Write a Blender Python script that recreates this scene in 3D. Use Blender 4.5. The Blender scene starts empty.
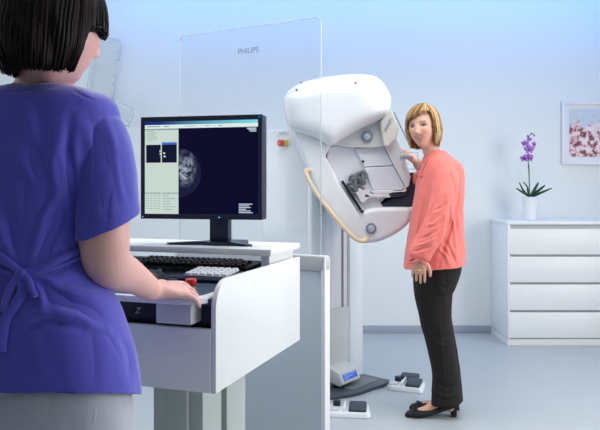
import bpy, bmesh, math, random
import numpy as np
from mathutils import Vector, Matrix, noise
random.seed(7)
C = bpy.context.scene.collection
F = 684.0; CX = 300.0; CY = 188.0; EYE = 1.27
PI = math.pi

def P(px, py, d):
    return Vector(((px-CX)*d/F, d, EYE-(py-CY)*d/F))

# ------------------------------------------------------------------ materials
MATS = {}
def mat(name, col, rough=0.5, metal=0.0, emit=None, estr=1.0, bump=None, sss=0, alpha=None, trans=0, ior=1.45, coat=0, var=0.0, vscale=8, spec=None, sheen=0):
    if name in MATS: return MATS[name]
    m = bpy.data.materials.new(name); m.use_nodes = True
    nt = m.node_tree; b = nt.nodes['Principled BSDF']
    b.inputs['Base Color'].default_value = (*col, 1)
    b.inputs['Roughness'].default_value = rough
    b.inputs['Metallic'].default_value = metal
    b.inputs['IOR'].default_value = ior
    if spec is not None: b.inputs['Specular IOR Level'].default_value = spec
    if trans: b.inputs['Transmission Weight'].default_value = trans
    if coat: b.inputs['Coat Weight'].default_value = coat
    if sheen: b.inputs['Sheen Weight'].default_value = sheen; b.inputs['Sheen Roughness'].default_value = .4
    if alpha is not None: b.inputs['Alpha'].default_value = alpha
    if emit: b.inputs['Emission Color'].default_value = (*emit, 1); b.inputs['Emission Strength'].default_value = estr
    if sss:
        b.inputs['Subsurface Weight'].default_value = sss
        b.inputs['Subsurface Radius'].default_value = (0.012, 0.004, 0.002)
        b.inputs['Subsurface Scale'].default_value = 1.0
    tc = nt.nodes.new('ShaderNodeTexCoord')
    # every surface gets a slight procedural variation of its own
    nz = nt.nodes.new('ShaderNodeTexNoise'); nz.inputs['Scale'].default_value = vscale; nz.inputs['Detail'].default_value = 4
    nt.links.new(tc.outputs['Object'], nz.inputs['Vector'])
    v = var if var else 0.02
    mx = nt.nodes.new('ShaderNodeMix'); mx.data_type = 'RGBA'
    nt.links.new(nz.outputs['Fac'], mx.inputs[0])
    mx.inputs[6].default_value = (*[c*(1-v) for c in col], 1)
    mx.inputs[7].default_value = (*[min(1, c*(1+v)) for c in col], 1)
    nt.links.new(mx.outputs[2], b.inputs['Base Color'])
    if bump:
        n2 = nt.nodes.new('ShaderNodeTexNoise'); n2.inputs['Scale'].default_value = bump[0]; n2.inputs['Detail'].default_value = 3
        nt.links.new(tc.outputs['Object'], n2.inputs['Vector'])
        bp = nt.nodes.new('ShaderNodeBump'); bp.inputs['Strength'].default_value = bump[1]; bp.inputs['Distance'].default_value = bump[2]
        nt.links.new(n2.outputs['Fac'], bp.inputs['Height']); nt.links.new(bp.outputs['Normal'], b.inputs['Normal'])
    MATS[name] = m
    return m

def vcol_mat(name, rough, sss=0, bump=None, coat=0, spec=None, aniso=0):
    m = bpy.data.materials.new(name); m.use_nodes = True
    nt = m.node_tree; b = nt.nodes['Principled BSDF']
    at = nt.nodes.new('ShaderNodeAttribute'); at.attribute_name = 'Col'
    nt.links.new(at.outputs['Color'], b.inputs['Base Color'])
    b.inputs['Roughness'].default_value = rough
    if coat: b.inputs['Coat Weight'].default_value = coat
    if spec is not None: b.inputs['Specular IOR Level'].default_value = spec
    if sss:
        b.inputs['Subsurface Weight'].default_value = sss
        b.inputs['Subsurface Radius'].default_value = (0.012, 0.004, 0.002)
        b.inputs['Subsurface Scale'].default_value = 1.0
    if bump:
        tc = nt.nodes.new('ShaderNodeTexCoord')
        n2 = nt.nodes.new('ShaderNodeTexNoise'); n2.inputs['Scale'].default_value = bump[0]; n2.inputs['Detail'].default_value = 3
        nt.links.new(tc.outputs['Object'], n2.inputs['Vector'])
        bp = nt.nodes.new('ShaderNodeBump'); bp.inputs['Strength'].default_value = bump[1]; bp.inputs['Distance'].default_value = bump[2]
        nt.links.new(n2.outputs['Fac'], bp.inputs['Height']); nt.links.new(bp.outputs['Normal'], b.inputs['Normal'])
    return m

WALL = mat('wall paint', (.81,.845,.845), .6, bump=(90,.05,.002), var=.008, vscale=1.5)
FLOOR = mat('vinyl floor', (.43,.475,.505), .32, var=.045, vscale=5, spec=.4)
CEIL = mat('ceiling paint', (.82,.84,.87), .8)
BASEB = mat('grey skirting', (.36,.40,.46), .5)
WHITE = mat('white lacquer', (.83,.83,.86), .32)
PANEL = mat('white laminate', (.84,.865,.865), .35)
GANTRY = mat('gantry gloss white', (.80,.84,.88), .25, coat=.3)
GREYP = mat('pale grey plastic', (.60,.62,.64), .4)
WARMG = mat('warm grey plastic', (.60,.63,.63), .4)
INNER = mat('inner grey panel', (.82,.87,.94), .4)
BLACK = mat('black plastic', (.012,.014,.022), .35)
NAVY = mat('navy black plastic', (.012,.022,.05), .38)
DARKG = mat('dark grey rubber', (.035,.048,.07), .5)
SEAM = mat('seam grey', (.30,.33,.38), .6)
TAN = mat('tan grab handle', (.86,.69,.47), .4)
RED = mat('red knob', (.72,.02,.02), .3, coat=.3)
YEL = mat('yellow collar', (.85,.60,.03), .4)
DESKB = mat('desk dark worktop', (.03,.05,.095), .45, bump=(300,.1,.0005))
SHIELDP = mat('shield blue grey panel', (.58,.66,.74), .38)
PEDG = mat('pedestal grey green', (.45,.50,.49), .45)
CREAMK = mat('pale keycap', (.74,.76,.80), .4)
METAL = mat('brushed metal', (.55,.58,.62), .3, metal=.8)
DIAL = mat('dial blue grey', (.15,.21,.29), .4)
LOGO = mat('logo grey print', (.28,.33,.42), .5)

def glass_mat(name, tint, rough=0.02, alpha_fac=.12, tcol=(.95,.975,1)):
    # clear sheet: mostly straight-through with a fresnel reflection
    m = bpy.data.materials.new(name); m.use_nodes = True
    nt = m.node_tree; nt.nodes.clear()
    o = nt.nodes.new('ShaderNodeOutputMaterial')
    t = nt.nodes.new('ShaderNodeBsdfTransparent'); t.inputs[0].default_value = (*tcol, 1)
    g = nt.nodes.new('ShaderNodeBsdfGlossy'); g.inputs['Roughness'].default_value = rough
    df = nt.nodes.new('ShaderNodeBsdfDiffuse'); df.inputs[0].default_value = (*tint, 1)
    lw = nt.nodes.new('ShaderNodeLayerWeight'); lw.inputs[0].default_value = .5
    pw = nt.nodes.new('ShaderNodeMath'); pw.operation = 'POWER'; nt.links.new(lw.outputs['Facing'], pw.inputs[0]); pw.inputs[1].default_value = 5
    fr = nt.nodes.new('ShaderNodeMath'); fr.operation = 'MULTIPLY_ADD'; nt.links.new(pw.outputs[0], fr.inputs[0]); fr.inputs[1].default_value = .85; fr.inputs[2].default_value = .03
    m1 = nt.nodes.new('ShaderNodeMixShader'); m2 = nt.nodes.new('ShaderNodeMixShader')
    tc = nt.nodes.new('ShaderNodeTexCoord'); nz = nt.nodes.new('ShaderNodeTexNoise'); nz.inputs['Scale'].default_value = 3
    mr = nt.nodes.new('ShaderNodeMapRange'); mr.inputs[3].default_value = alpha_fac*.8; mr.inputs[4].default_value = alpha_fac*1.2
    nt.links.new(tc.outputs['Object'], nz.inputs[0]); nt.links.new(nz.outputs['Fac'], mr.inputs[0])
    nt.links.new(mr.outputs[0], m1.inputs[0]); nt.links.new(t.outputs[0], m1.inputs[1]); nt.links.new(df.outputs[0], m1.inputs[2])
    nt.links.new(fr.outputs[0], m2.inputs[0]); nt.links.new(m1.outputs[0], m2.inputs[1]); nt.links.new(g.outputs[0], m2.inputs[2])
    nt.links.new(m2.outputs[0], o.inputs[0])
    return m
GLASS = glass_mat('lead glass', (.85,.92,1), .01, .035, (.985,.992,1))
GEDGE = mat('glass edge', (.60,.68,.78), .6)
ACRYL = glass_mat('clear acrylic', (.85,.93,1), .05, .03, (.997,.999,1))
ACRYE = glass_mat('acrylic edge', (.80,.88,.98), .15, .35, (.985,.99,1))

# ------------------------------------------------------------------ object helpers
def link(name, me, m=None, parent=None, smooth=True):
    o = bpy.data.objects.new(name, me); C.objects.link(o)
    if m is not None:
        for mm in (m if isinstance(m, (list, tuple)) else [m]): me.materials.append(mm)
    if parent is not None: o.parent = parent
    if smooth:
        for p in me.polygons: p.use_smooth = True
    return o
def autosmooth(o, ang=35):
    me = o.data
    bm = bmesh.new(); bm.from_mesh(me)
    for f in bm.faces: f.smooth = True
    for e in bm.edges:
        if len(e.link_faces) == 2 and e.calc_face_angle(0) > math.radians(ang): e.smooth = False
    bm.to_mesh(me); bm.free()
    return o
def obj(name, bm, m, parent=None, smooth='auto'):
    bmesh.ops.recalc_face_normals(bm, faces=bm.faces[:])
    me = bpy.data.meshes.new(name); bm.to_mesh(me); bm.free()
    o = link(name, me, m, parent, smooth is True)
    if smooth == 'auto': autosmooth(o)
    return o
def tag(o, label=None, cat=None, group=None, kind=None):
    if label: o['label'] = label
    if cat: o['category'] = cat
    if group: o['group'] = group
    if kind: o['kind'] = kind
    return o
def thing(name, label, cat, loc=(0,0,0), rz=0, group=None):
    o = bpy.data.objects.new(name, None); C.objects.link(o)
    o.location = loc; o.rotation_euler = (0,0,rz); o.empty_display_size = .05
    return tag(o, label, cat, group)
def reparent_world(root):
    """children were built in world coordinates: keep them there"""
    M = Matrix.Translation(root.location) @ root.rotation_euler.to_matrix().to_4x4()
    for ch in list(root.children):
        ch.matrix_parent_inverse = M.inverted()
def add_box(bm, lo, hi, M=None, bev=0.0, seg=2):
    r = bmesh.ops.create_cube(bm, size=1)
    vs = r['verts']
    for v in vs:
        v.co = Vector([lo[i] + (v.co[i]+.5)*(hi[i]-lo[i]) for i in range(3)])
    if bev > 0:
        es = list({e for v in vs for e in v.link_edges})
        rb = bmesh.ops.bevel(bm, geom=es, offset=bev, segments=seg, profile=.5, affect='EDGES')
        vs = list({v for f in rb['faces'] for v in f.verts} | {v for v in vs if v.is_valid})
        # collect the whole island
        seen = set(vs); st = list(vs)
        while st:
            v = st.pop()
            for e in v.link_edges:
                w = e.other_vert(v)
                if w not in seen: seen.add(w); st.append(w)
        vs = list(seen)
    if M is not None:
        for v in vs: v.co = M @ v.co
    return vs
def box(name, lo, hi, m, parent=None, bev=0.002, M=None, seg=2):
    bm = bmesh.new(); add_box(bm, lo, hi, M, bev, seg); return obj(name, bm, m, parent)
def add_cyl(bm, a, b, r0, r1=None, n=24, bev=0):
    a = Vector(a); b = Vector(b); r1 = r0 if r1 is None else r1
    ax = (b-a).normalized(); t = ax.orthogonal().normalized(); s = ax.cross(t)
    prof = [(0,0,0)]
    L = (b-a).length
    if bev > 0: pr = [(0,0), (0, r0-bev), (bev*.3, r0-bev*.3), (bev, r0), (L-bev, r1), (L-bev*.3, r1-bev*.3), (L, r1-bev), (L,0)]
    else: pr = [(0,0),(0,r0),(L,r1),(L,0)]
    rings = []
    for (h, r) in pr:
        if r == 0: rings.append([bm.verts.new(a+ax*h)])
        else: rings.append([bm.verts.new(a+ax*h+(t*math.cos(2*PI*k/n)+s*math.sin(2*PI*k/n))*r) for k in range(n)])
    for i in range(len(rings)-1):
        A, B = rings[i], rings[i+1]
        for k in range(n):
            if len(A) == 1: bm.faces.new((A[0], B[k], B[(k+1)%n]))
            elif len(B) == 1: bm.faces.new((A[k], B[0], A[(k+1)%n]))
            else: bm.faces.new((A[k], B[k], B[(k+1)%n], A[(k+1)%n]))
def cyl(name, a, b, r0, m, parent=None, r1=None, n=24, bev=0):
    bm = bmesh.new(); add_cyl(bm, a, b, r0, r1, n, bev); return obj(name, bm, m, parent)
def catmull(pts, n=6, closed=False):
    pts = [Vector(p) for p in pts]; out = []
    N = len(pts)
    rng = range(N) if closed else range(N-1)
    for i in rng:
        if closed: p0, p1, p2, p3 = pts[(i-1)%N], pts[i], pts[(i+1)%N], pts[(i+2)%N]
        else: p0, p1, p2, p3 = pts[max(i-1,0)], pts[i], pts[i+1], pts[min(i+2,N-1)]
        for k in range(n):
            t = k/n
            out.append(.5*((2*p1)+(-p0+p2)*t+(2*p0-5*p1+4*p2-p3)*t*t+(-p0+3*p1-3*p2+p3)*t**3))
    if not closed: out.append(pts[-1].copy())
    return out
def add_tube(bm, pts, rad, n=12, side=None, round_ends=True):
    """swept ellipse; rad = number | list of number | list of (ra along side, rb)"""
    pts = [Vector(p) for p in pts]; N = len(pts)
    if not isinstance(rad, (list, tuple)): rad = [rad]*N
    rad = [(r, r) if not isinstance(r, (list, tuple)) else r for r in rad]
    T = []
    for i in range(N):
        a = pts[max(i-1,0)]; b = pts[min(i+1,N-1)]; T.append((b-a).normalized())
    s = Vector(side) if side is not None else T[0].orthogonal()
    rings = []
    def ring(c, t, s, ra, rb):
        u = (s - t*s.dot(t)).normalized(); w = t.cross(u)
        return [bm.verts.new(c + u*ra*math.cos(2*PI*k/n) + w*rb*math.sin(2*PI*k/n)) for k in range(n)], u
    if round_ends:
        ra, rb = rad[0]; m_ = min(ra, rb)
        c0 = bm.verts.new(pts[0]-T[0]*m_)
        r_, s = ring(pts[0]-T[0]*m_*.7, T[0], s, ra*.7, rb*.7); rings.append(r_)
    else: c0 = None
    for i in range(N):
        r_, u = ring(pts[i], T[i], Vector(side) if side is not None else s, *rad[i]); s = u; rings.append(r_)
    if round_ends:
        ra, rb = rad[-1]; m_ = min(ra, rb)
        r_, s = ring(pts[-1]+T[-1]*m_*.7, T[-1], s, ra*.7, rb*.7); rings.append(r_)
        c1 = bm.verts.new(pts[-1]+T[-1]*m_)
    else: c1 = None
    for i in range(len(rings)-1):
        A, B = rings[i], rings[i+1]
        for k in range(n): bm.faces.new((A[k], A[(k+1)%n], B[(k+1)%n], B[k]))
    if c0: 
        for k in range(n): bm.faces.new((c0, rings[0][(k+1)%n], rings[0][k]))
    else: bm.faces.new(rings[0][::-1])
    if c1:
        for k in range(n): bm.faces.new((c1, rings[-1][k], rings[-1][(k+1)%n]))
    else: bm.faces.new(rings[-1])
def tube(name, pts, rad, m, parent=None, n=12, smooth=True, sub=0, side=None):
    if sub:
        if isinstance(rad, (list, tuple)):
            rr = []
            for i in range(len(rad)-1):
                for k in range(sub): rr.append(rad[i]+(rad[i+1]-rad[i])*k/sub)
            rr.append(rad[-1]); rad = rr
        pts = catmull(pts, sub)
    bm = bmesh.new(); add_tube(bm, pts, rad, n, side); return obj(name, bm, m, parent, smooth)
def add_ellipsoid(bm, c, r, M=None, u=24, v=16):
    res = bmesh.ops.create_uvsphere(bm, u_segments=u, v_segments=v, radius=1)
    for w in res['verts']:
        q = Vector((w.co[0]*r[0], w.co[1]*r[1], w.co[2]*r[2]))
        if M is not None: q = M @ q
        w.co = q + Vector(c)
def add_text(txt, size, m, parent, M, name='lettering', ext=0.0006, shear=0):
    cu = bpy.data.curves.new('txt', 'FONT'); cu.body = txt; cu.size = size; cu.extrude = ext; cu.align_x = 'CENTER'; cu.align_y = 'CENTER'; cu.shear = shear
    o = bpy.data.objects.new('tmp', cu); C.objects.link(o)
    dg = bpy.context.evaluated_depsgraph_get()
    me = bpy.data.meshes.new_from_object(o.evaluated_get(dg))
    bpy.data.objects.remove(o)
    me.transform(M)
    me.materials.clear()
    return link(name, me, m, parent, False)
def basis(o, x, y, z):
    return Matrix(((x[0],y[0],z[0],o[0]),(x[1],y[1],z[1],o[1]),(x[2],y[2],z[2],o[2]),(0,0,0,1)))

def pillow(name, outline, d0, d1, r, m, parent, sub=6, steps=6, back=True, smooth='auto', tilt=(0,0), remesh=0, cen=False):
    ctr = None
    if sub == 1: smooth = False
    """closed rounded slab: an outline (side view) with real depth d0..d1 and rounded rims of radius r"""
    base = [P(x, y, d0) for x, y in outline]
    pts = catmull(base, sub, True) if sub > 1 else base
    n = len(pts)
    area = sum(pts[i].x*pts[(i+1)%n].z - pts[(i+1)%n].x*pts[i].z for i in range(n))
    sg = 1 if area > 0 else -1
    nor = []
    for i in range(n):
        t = (pts[(i+1)%n]-pts[(i-1)%n]); t.y = 0; t.normalize()
        nor.append(Vector((t.z, 0, -t.x))*sg)
    ctr = sum(pts, Vector())/n; cr = min((p-ctr).length for p in pts)*1.1
    prof = []
    for k in range(steps+1):
        a = PI/2*k/steps; prof.append((r*(1-math.sin(a)), r*(1-math.cos(a))))   # inset, depth
    prof2 = [(i, (d1-d0)-dd) for (i, dd) in reversed(prof)]
    bm = bmesh.new(); rings = []
    for (ins, dd) in prof+prof2:
        if cen: rings.append([bm.verts.new(pts[i]+(ctr-pts[i])*min(.9, ins/cr)+Vector((0, dd, 0))) for i in range(n)])
        else: rings.append([bm.verts.new(pts[i]-nor[i]*ins+Vector((tilt[0]*dd, dd, tilt[1]*dd))) for i in range(n)])
    for a in range(len(rings)-1):
        for k in range(n): bm.faces.new((rings[a][k], rings[a][(k+1)%n], rings[a+1][(k+1)%n], rings[a+1][k]))
    bm.faces.new(rings[0]); bm.faces.new(rings[-1][::-1])
    bmesh.ops.triangulate(bm, faces=[f for f in bm.faces if len(f.verts) > 4])
    if remesh: return link(name, bake(bm, remesh, 10), m, parent, True)
    return obj(name, bm, m, parent, smooth)

# ------------------------------------------------------------------ organic surface helpers
def bake(bm, voxel, smooth=4, fac=.5):
    bmesh.ops.recalc_face_normals(bm, faces=bm.faces[:])
    me = bpy.data.meshes.new('tmp'); bm.to_mesh(me); bm.free()
    o = bpy.data.objects.new('tmp', me); C.objects.link(o)
    md = o.modifiers.new('r', 'REMESH'); md.mode = 'VOXEL'; md.voxel_size = voxel
    if smooth:
        s = o.modifiers.new('s', 'SMOOTH'); s.factor = fac; s.iterations = smooth
    dg = bpy.context.evaluated_depsgraph_get()
    out = bpy.data.meshes.new_from_object(o.evaluated_get(dg))
    bpy.data.objects.remove(o)
    out.materials.clear()
    return out
def coords(me):
    n = len(me.vertices); a = np.empty(n*3); me.vertices.foreach_get('co', a); a = a.reshape(-1,3)
    b = np.empty(n*3); me.vertex_normals.foreach_get('vector', b); return a, b.reshape(-1,3)
def setco(me, a):
    me.vertices.foreach_set('co', a.reshape(-1)); me.update()
def project(a):
    return np.stack([CX+a[:,0]*F/a[:,1], CY-(a[:,2]-EYE)*F/a[:,1]], 1)
def seg_dist(p, poly):
    best = np.full(len(p), 1e9)
    for i in range(len(poly)-1):
        a = np.array(poly[i], float); b = np.array(poly[i+1], float); ab = b-a
        t = np.clip(((p-a)@ab)/(ab@ab+1e-9), 0, 1)
        d = np.linalg.norm(p-(a+t[:,None]*ab), axis=1)
        best = np.minimum(best, d)
    return best
def folds(me, strokes, dmax=99):
    """press and raise cloth folds along lines (drawn on the side of the cloth facing the room)"""
    a, nr = coords(me); p = project(a)
    view = a-np.array([0,0,EYE]); view /= np.linalg.norm(view, axis=1)[:,None]
    face = np.clip(-(nr*view).sum(1)*1.6, 0, 1)
    disp = np.zeros(len(a))
    for poly, w, amp in strokes:
        d = seg_dist(p, poly)
        ln = sum(math.dist(poly[i], poly[i+1]) for i in range(len(poly)-1))
        e0 = np.linalg.norm(p-np.array(poly[0]), axis=1); e1 = np.linalg.norm(p-np.array(poly[-1]), axis=1)
        fade = np.clip(np.minimum(e0, e1)/(ln*.35)+.08, 0, 1)
        disp += amp*np.exp(-(d/w)**2)*fade - .22*amp*np.exp(-((d-1.9*w)/w)**2)*fade
    a = a + nr*(disp*face)[:,None]
    setco(me, a)
def wrinkle(me, amp, scale, stretch=(1,1,1), seed=0, soft=False):
    a, nr = coords(me)
    d = np.array([noise.noise(Vector((v[0]*scale*stretch[0]+seed, v[1]*scale*stretch[1], v[2]*scale*stretch[2]))) for v in a])
    e = np.array([noise.noise(Vector((v[0]*scale*2.3*stretch[0]+seed+7+.6*q, v[1]*scale*2*stretch[1], v[2]*scale*2.1*stretch[2]+q))) for v, q in zip(a, d)]) if soft else 0
    d2 = (d+.45*e)*1.8 if soft else 1-2*np.abs(d)*1.6
    setco(me, a+nr*(amp*d2)[:,None])
def cut(me, planes, thick=.0025):
    """open the cloth at planes (point, normal, radius): everything beyond the plane goes; then thicken"""
    bm = bmesh.new(); bm.from_mesh(me)
    dele = []
    for (pt, nr, rad) in planes:
        pt = Vector(pt); nr = Vector(nr).normalized()
        geom = [f for f in bm.faces if (f.calc_center_median()-pt).length < rad]
        vs = list({v for f in geom for v in f.verts}); es = list({e for f in geom for e in f.edges})
        bmesh.ops.bisect_plane(bm, geom=vs+es+geom, plane_co=pt, plane_no=nr)
        dele = [f for f in bm.faces if (f.calc_center_median()-pt).length < rad*1.1 and (f.calc_center_median()-pt).dot(nr) > 1e-6]
        bmesh.ops.delete(bm, geom=dele, context='FACES')
    bm.to_mesh(me); bm.free()
    o = bpy.data.objects.new('tmp', me); C.objects.link(o)
    s = o.modifiers.new('s', 'SOLIDIFY'); s.thickness = thick; s.offset = -1
    dg = bpy.context.evaluated_depsgraph_get()
    out = bpy.data.meshes.new_from_object(o.evaluated_get(dg)); bpy.data.objects.remove(o)
    return out
def ring_loft(bm, rings, n=40, yaw=0, power=2.3):
    """rings: (center, half width, half depth) horizontal super-ellipses, from top to bottom"""
    R = []
    cs, sn = math.cos(yaw), math.sin(yaw)
    for (c, hw, hd) in rings:
        r_ = []
        for k in range(n):
            t = 2*PI*k/n; ct, st = math.cos(t), math.sin(t)
            x = hw*math.copysign(abs(ct)**(2/power), ct); y = hd*math.copysign(abs(st)**(2/power), st)
            r_.append(bm.verts.new(Vector(c)+Vector((x*cs-y*sn, x*sn+y*cs, 0))))
        R.append(r_)
    for i in range(len(R)-1):
        for k in range(n): bm.faces.new((R[i][k], R[i][(k+1)%n], R[i+1][(k+1)%n], R[i+1][k]))
    bm.faces.new(R[0]); bm.faces.new(R[-1][::-1])
def lerp_rings(rings, k=4):
    C_ = catmull([r[0] for r in rings], k); W = catmull([Vector((r[1], r[2], 0)) for r in rings], k)
    return [(c, w.x, w.y) for c, w in zip(C_, W)]

def g2(x, z, cx, cz, sx, sz): return math.exp(-((x-cx)/sx)**2-((z-cz)/sz)**2)
def head_shape(q):
    """q unit vector in head space (x right, y forward, z up) -> head surface point"""
    x, y, z = q
    X = x*.074; Y = y*.094; Z = z*.116
    if z < 0:
        t = -z
        X *= 1-.34*t**1.6
        if y < 0: Y *= 1-.45*t
        else: Y *= 1-.10*t*t
    if y > 0:
        Y = .094*(y**.86)*(1 if z > 0 else 1-.10*z*z)
        ax = abs(X)
        d = 0
        if Z < .03: 
            nz = max(0, min(1, (.022-Z)/.052)) if Z > -.032 else max(0, 1-(-.032-Z)/.010)
            d += .023*nz*math.exp(-(X/(.0085+.004*nz))**2)
        d -= .010*g2(ax, Z, .031, .008, .015, .011)
        d += .0035*g2(ax, Z, .030, .030, .022, .008)
        d += .0045*g2(ax, Z, .043, -.026, .018, .018)
        d += .0055*math.exp(-(X/.020)**2)*(math.exp(-((Z+.049)/.0045)**2)+math.exp(-((Z+.060)/.005)**2))
        d -= .003*g2(X, Z, 0, -.073, .02, .006)
        d += .009*g2(X, Z, 0, -.094, .02, .014)
        Y += d*min(1, y*2)
    return Vector((X, Y, Z))
def head_frame(c, f, up=(0,0,1), roll=0):
    f = Vector(f).normalized(); r = f.cross(Vector(up)).normalized(); u = r.cross(f)
    if roll:
        R = Matrix.Rotation(roll, 3, f); r = R @ r; u = R @ u
    return Vector(c), r, f, u
def add_head(bm, hf, s=1.0):
    c, r, f, u = hf
    res = bmesh.ops.create_uvsphere(bm, u_segments=96, v_segments=72, radius=1)
    for v in res['verts']:
        q = head_shape(v.co.normalized())*s
        v.co = c + r*q.x + f*q.y + u*q.z
    for sg in (-1, 1):                                  # ears
        add_tube(bm, [c+r*sg*.071*s+f*-.004*s+u*.020*s, c+r*sg*.078*s+f*-.010*s+u*.004*s, c+r*sg*.072*s+f*-.004*s+u*-.022*s], [(.006,.014),(.006,.017),(.005,.009)], 10, side=r)
def paint_head(me, hf, skin, s=1.0, lipc=(.52,.13,.13), face=True, eyec=(.05,.055,.06), browc=(.20,.12,.07)):
    c, r, f, u = hf
    a, nr = coords(me); q = (a-np.array(c))/s
    X = q@np.array(r); Y = q@np.array(f); Z = q@np.array(u)
    col = np.tile(np.array([*skin, 1.0]), (len(a), 1))
    tint = np.array([noise.noise(Vector(v)*22) for v in a])
    col[:,:3] *= (1+.05*tint)[:,None]
    if face:
        fr = (Y > .035) & (np.abs(X) < .07) & (np.abs(Z) < .12)
        ax = np.abs(X)
        def mixc(mask, cc):
            mk = (np.clip(mask, 0, 1)*fr)[:,None]; col[:,:3] = col[:,:3]*(1-mk)+np.array(cc)*mk
        mixc(.45*np.exp(-((ax-.043)/.016)**2-((Z+.028)/.014)**2), (skin[0], skin[1]*.6, skin[2]*.55))
        smile = Z+.0545-.10*np.maximum(0, ax-.004)*np.where(ax > .004, 1, 0)*2.2
        mixc(1.6*np.exp(-(ax/.0225)**6)*np.exp(-(smile/.0075)**4), lipc)
        mixc(1.2*np.exp(-(ax/.0150)**6)*np.exp(-(smile/.0022)**4), (.80,.74,.70))
        e = np.sqrt(((ax-.0315)/.0145)**2+((Z-.007)/.0062)**2)
        mixc(np.clip((1.25-e)*5, 0, 1), (.16,.10,.09))
        mixc(np.clip((.82-e)*5, 0, 1), (.55,.53,.52))
        ir = np.sqrt(((ax-.0315)/.0065)**2+((Z-.007)/.0065)**2)
        mixc(np.clip((1.05-ir)*6, 0, 1)*(e < 1.1), eyec)
        mixc(.9*np.exp(-((Z-.0145)/.0028)**2)*np.exp(-((ax-.031)/.0155)**6), (.07,.045,.04))
        mixc(.75*np.exp(-((Z-.0275+.12*np.maximum(0,ax-.036))/.0032)**2)*np.exp(-((ax-.031)/.0165)**6), browc)
    at = me.color_attributes.new('Col', 'FLOAT_COLOR', 'POINT')
    at.data.foreach_set('color', col.reshape(-1))
def hand(bm, W, d, n, curls, spread=.10, thumb=(1, .5), s=1.0, lens=None):
    """W wrist, d towards the fingers, n out of the back of the hand; thumb[0] = side sign; curls = bend per finger"""
    W = Vector(W); d = Vector(d).normalized(); n = Vector(n); n = (n-d*n.dot(d)).normalized(); a = d.cross(n)*thumb[0]   # a: towards the thumb side
    Lp = .088*s
    add_tube(bm, [W-d*.015, W+d*.012*s, W+d*.045*s, W+d*.078*s], [(.027*s,.025*s),(.029*s,.021*s),(.038*s,.015*s),(.040*s,.012*s)], 20, side=a)
    L = lens or [.074, .082, .076, .060]
    for i in range(4):
        off = (1.5-i)*.0212*s
        b = W+d*(Lp-.012-abs(1.2-i)*.003)*s+a*off
        ang = 0; q = b-d*.02*s; pts = [q.copy(), b.copy()]; p = b.copy()
        lat = a*((1.5-i)*spread)
        cc = curls[i] if isinstance(curls[i], (list, tuple)) else (curls[i], curls[i]*.9, curls[i]*.6)
        for k, fr in enumerate((.46, .30, .24)):
            ang += cc[k]
            dd = (d*math.cos(ang)-n*math.sin(ang)+lat).normalized()
            p = p+dd*L[i]*s*fr; pts.append(p.copy())
        r0 = (.0086 if i < 3 else .0076)*s
        add_tube(bm, pts, [r0*.95, r0, r0*.95, r0*.88, r0*.72], 12)
    # thumb leaves the side of the palm near its base
    tb = W+d*.022*s+a*.026*s
    t1 = tb+(d*.72+a*.62-n*thumb[1]*.5).normalized()*.040*s
    t2 = t1+(d*.88+a*.28-n*thumb[1]).normalized()*.032*s
    t3 = t2+(d*.95+a*.02-n*thumb[1]*1.2).normalized()*.026*s
    add_tube(bm, [W+d*.012*s+a*.010*s, tb, t1, t2, t3], [.014*s,.0150*s,.0115*s,.0105*s,.0082*s], 12)

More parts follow.
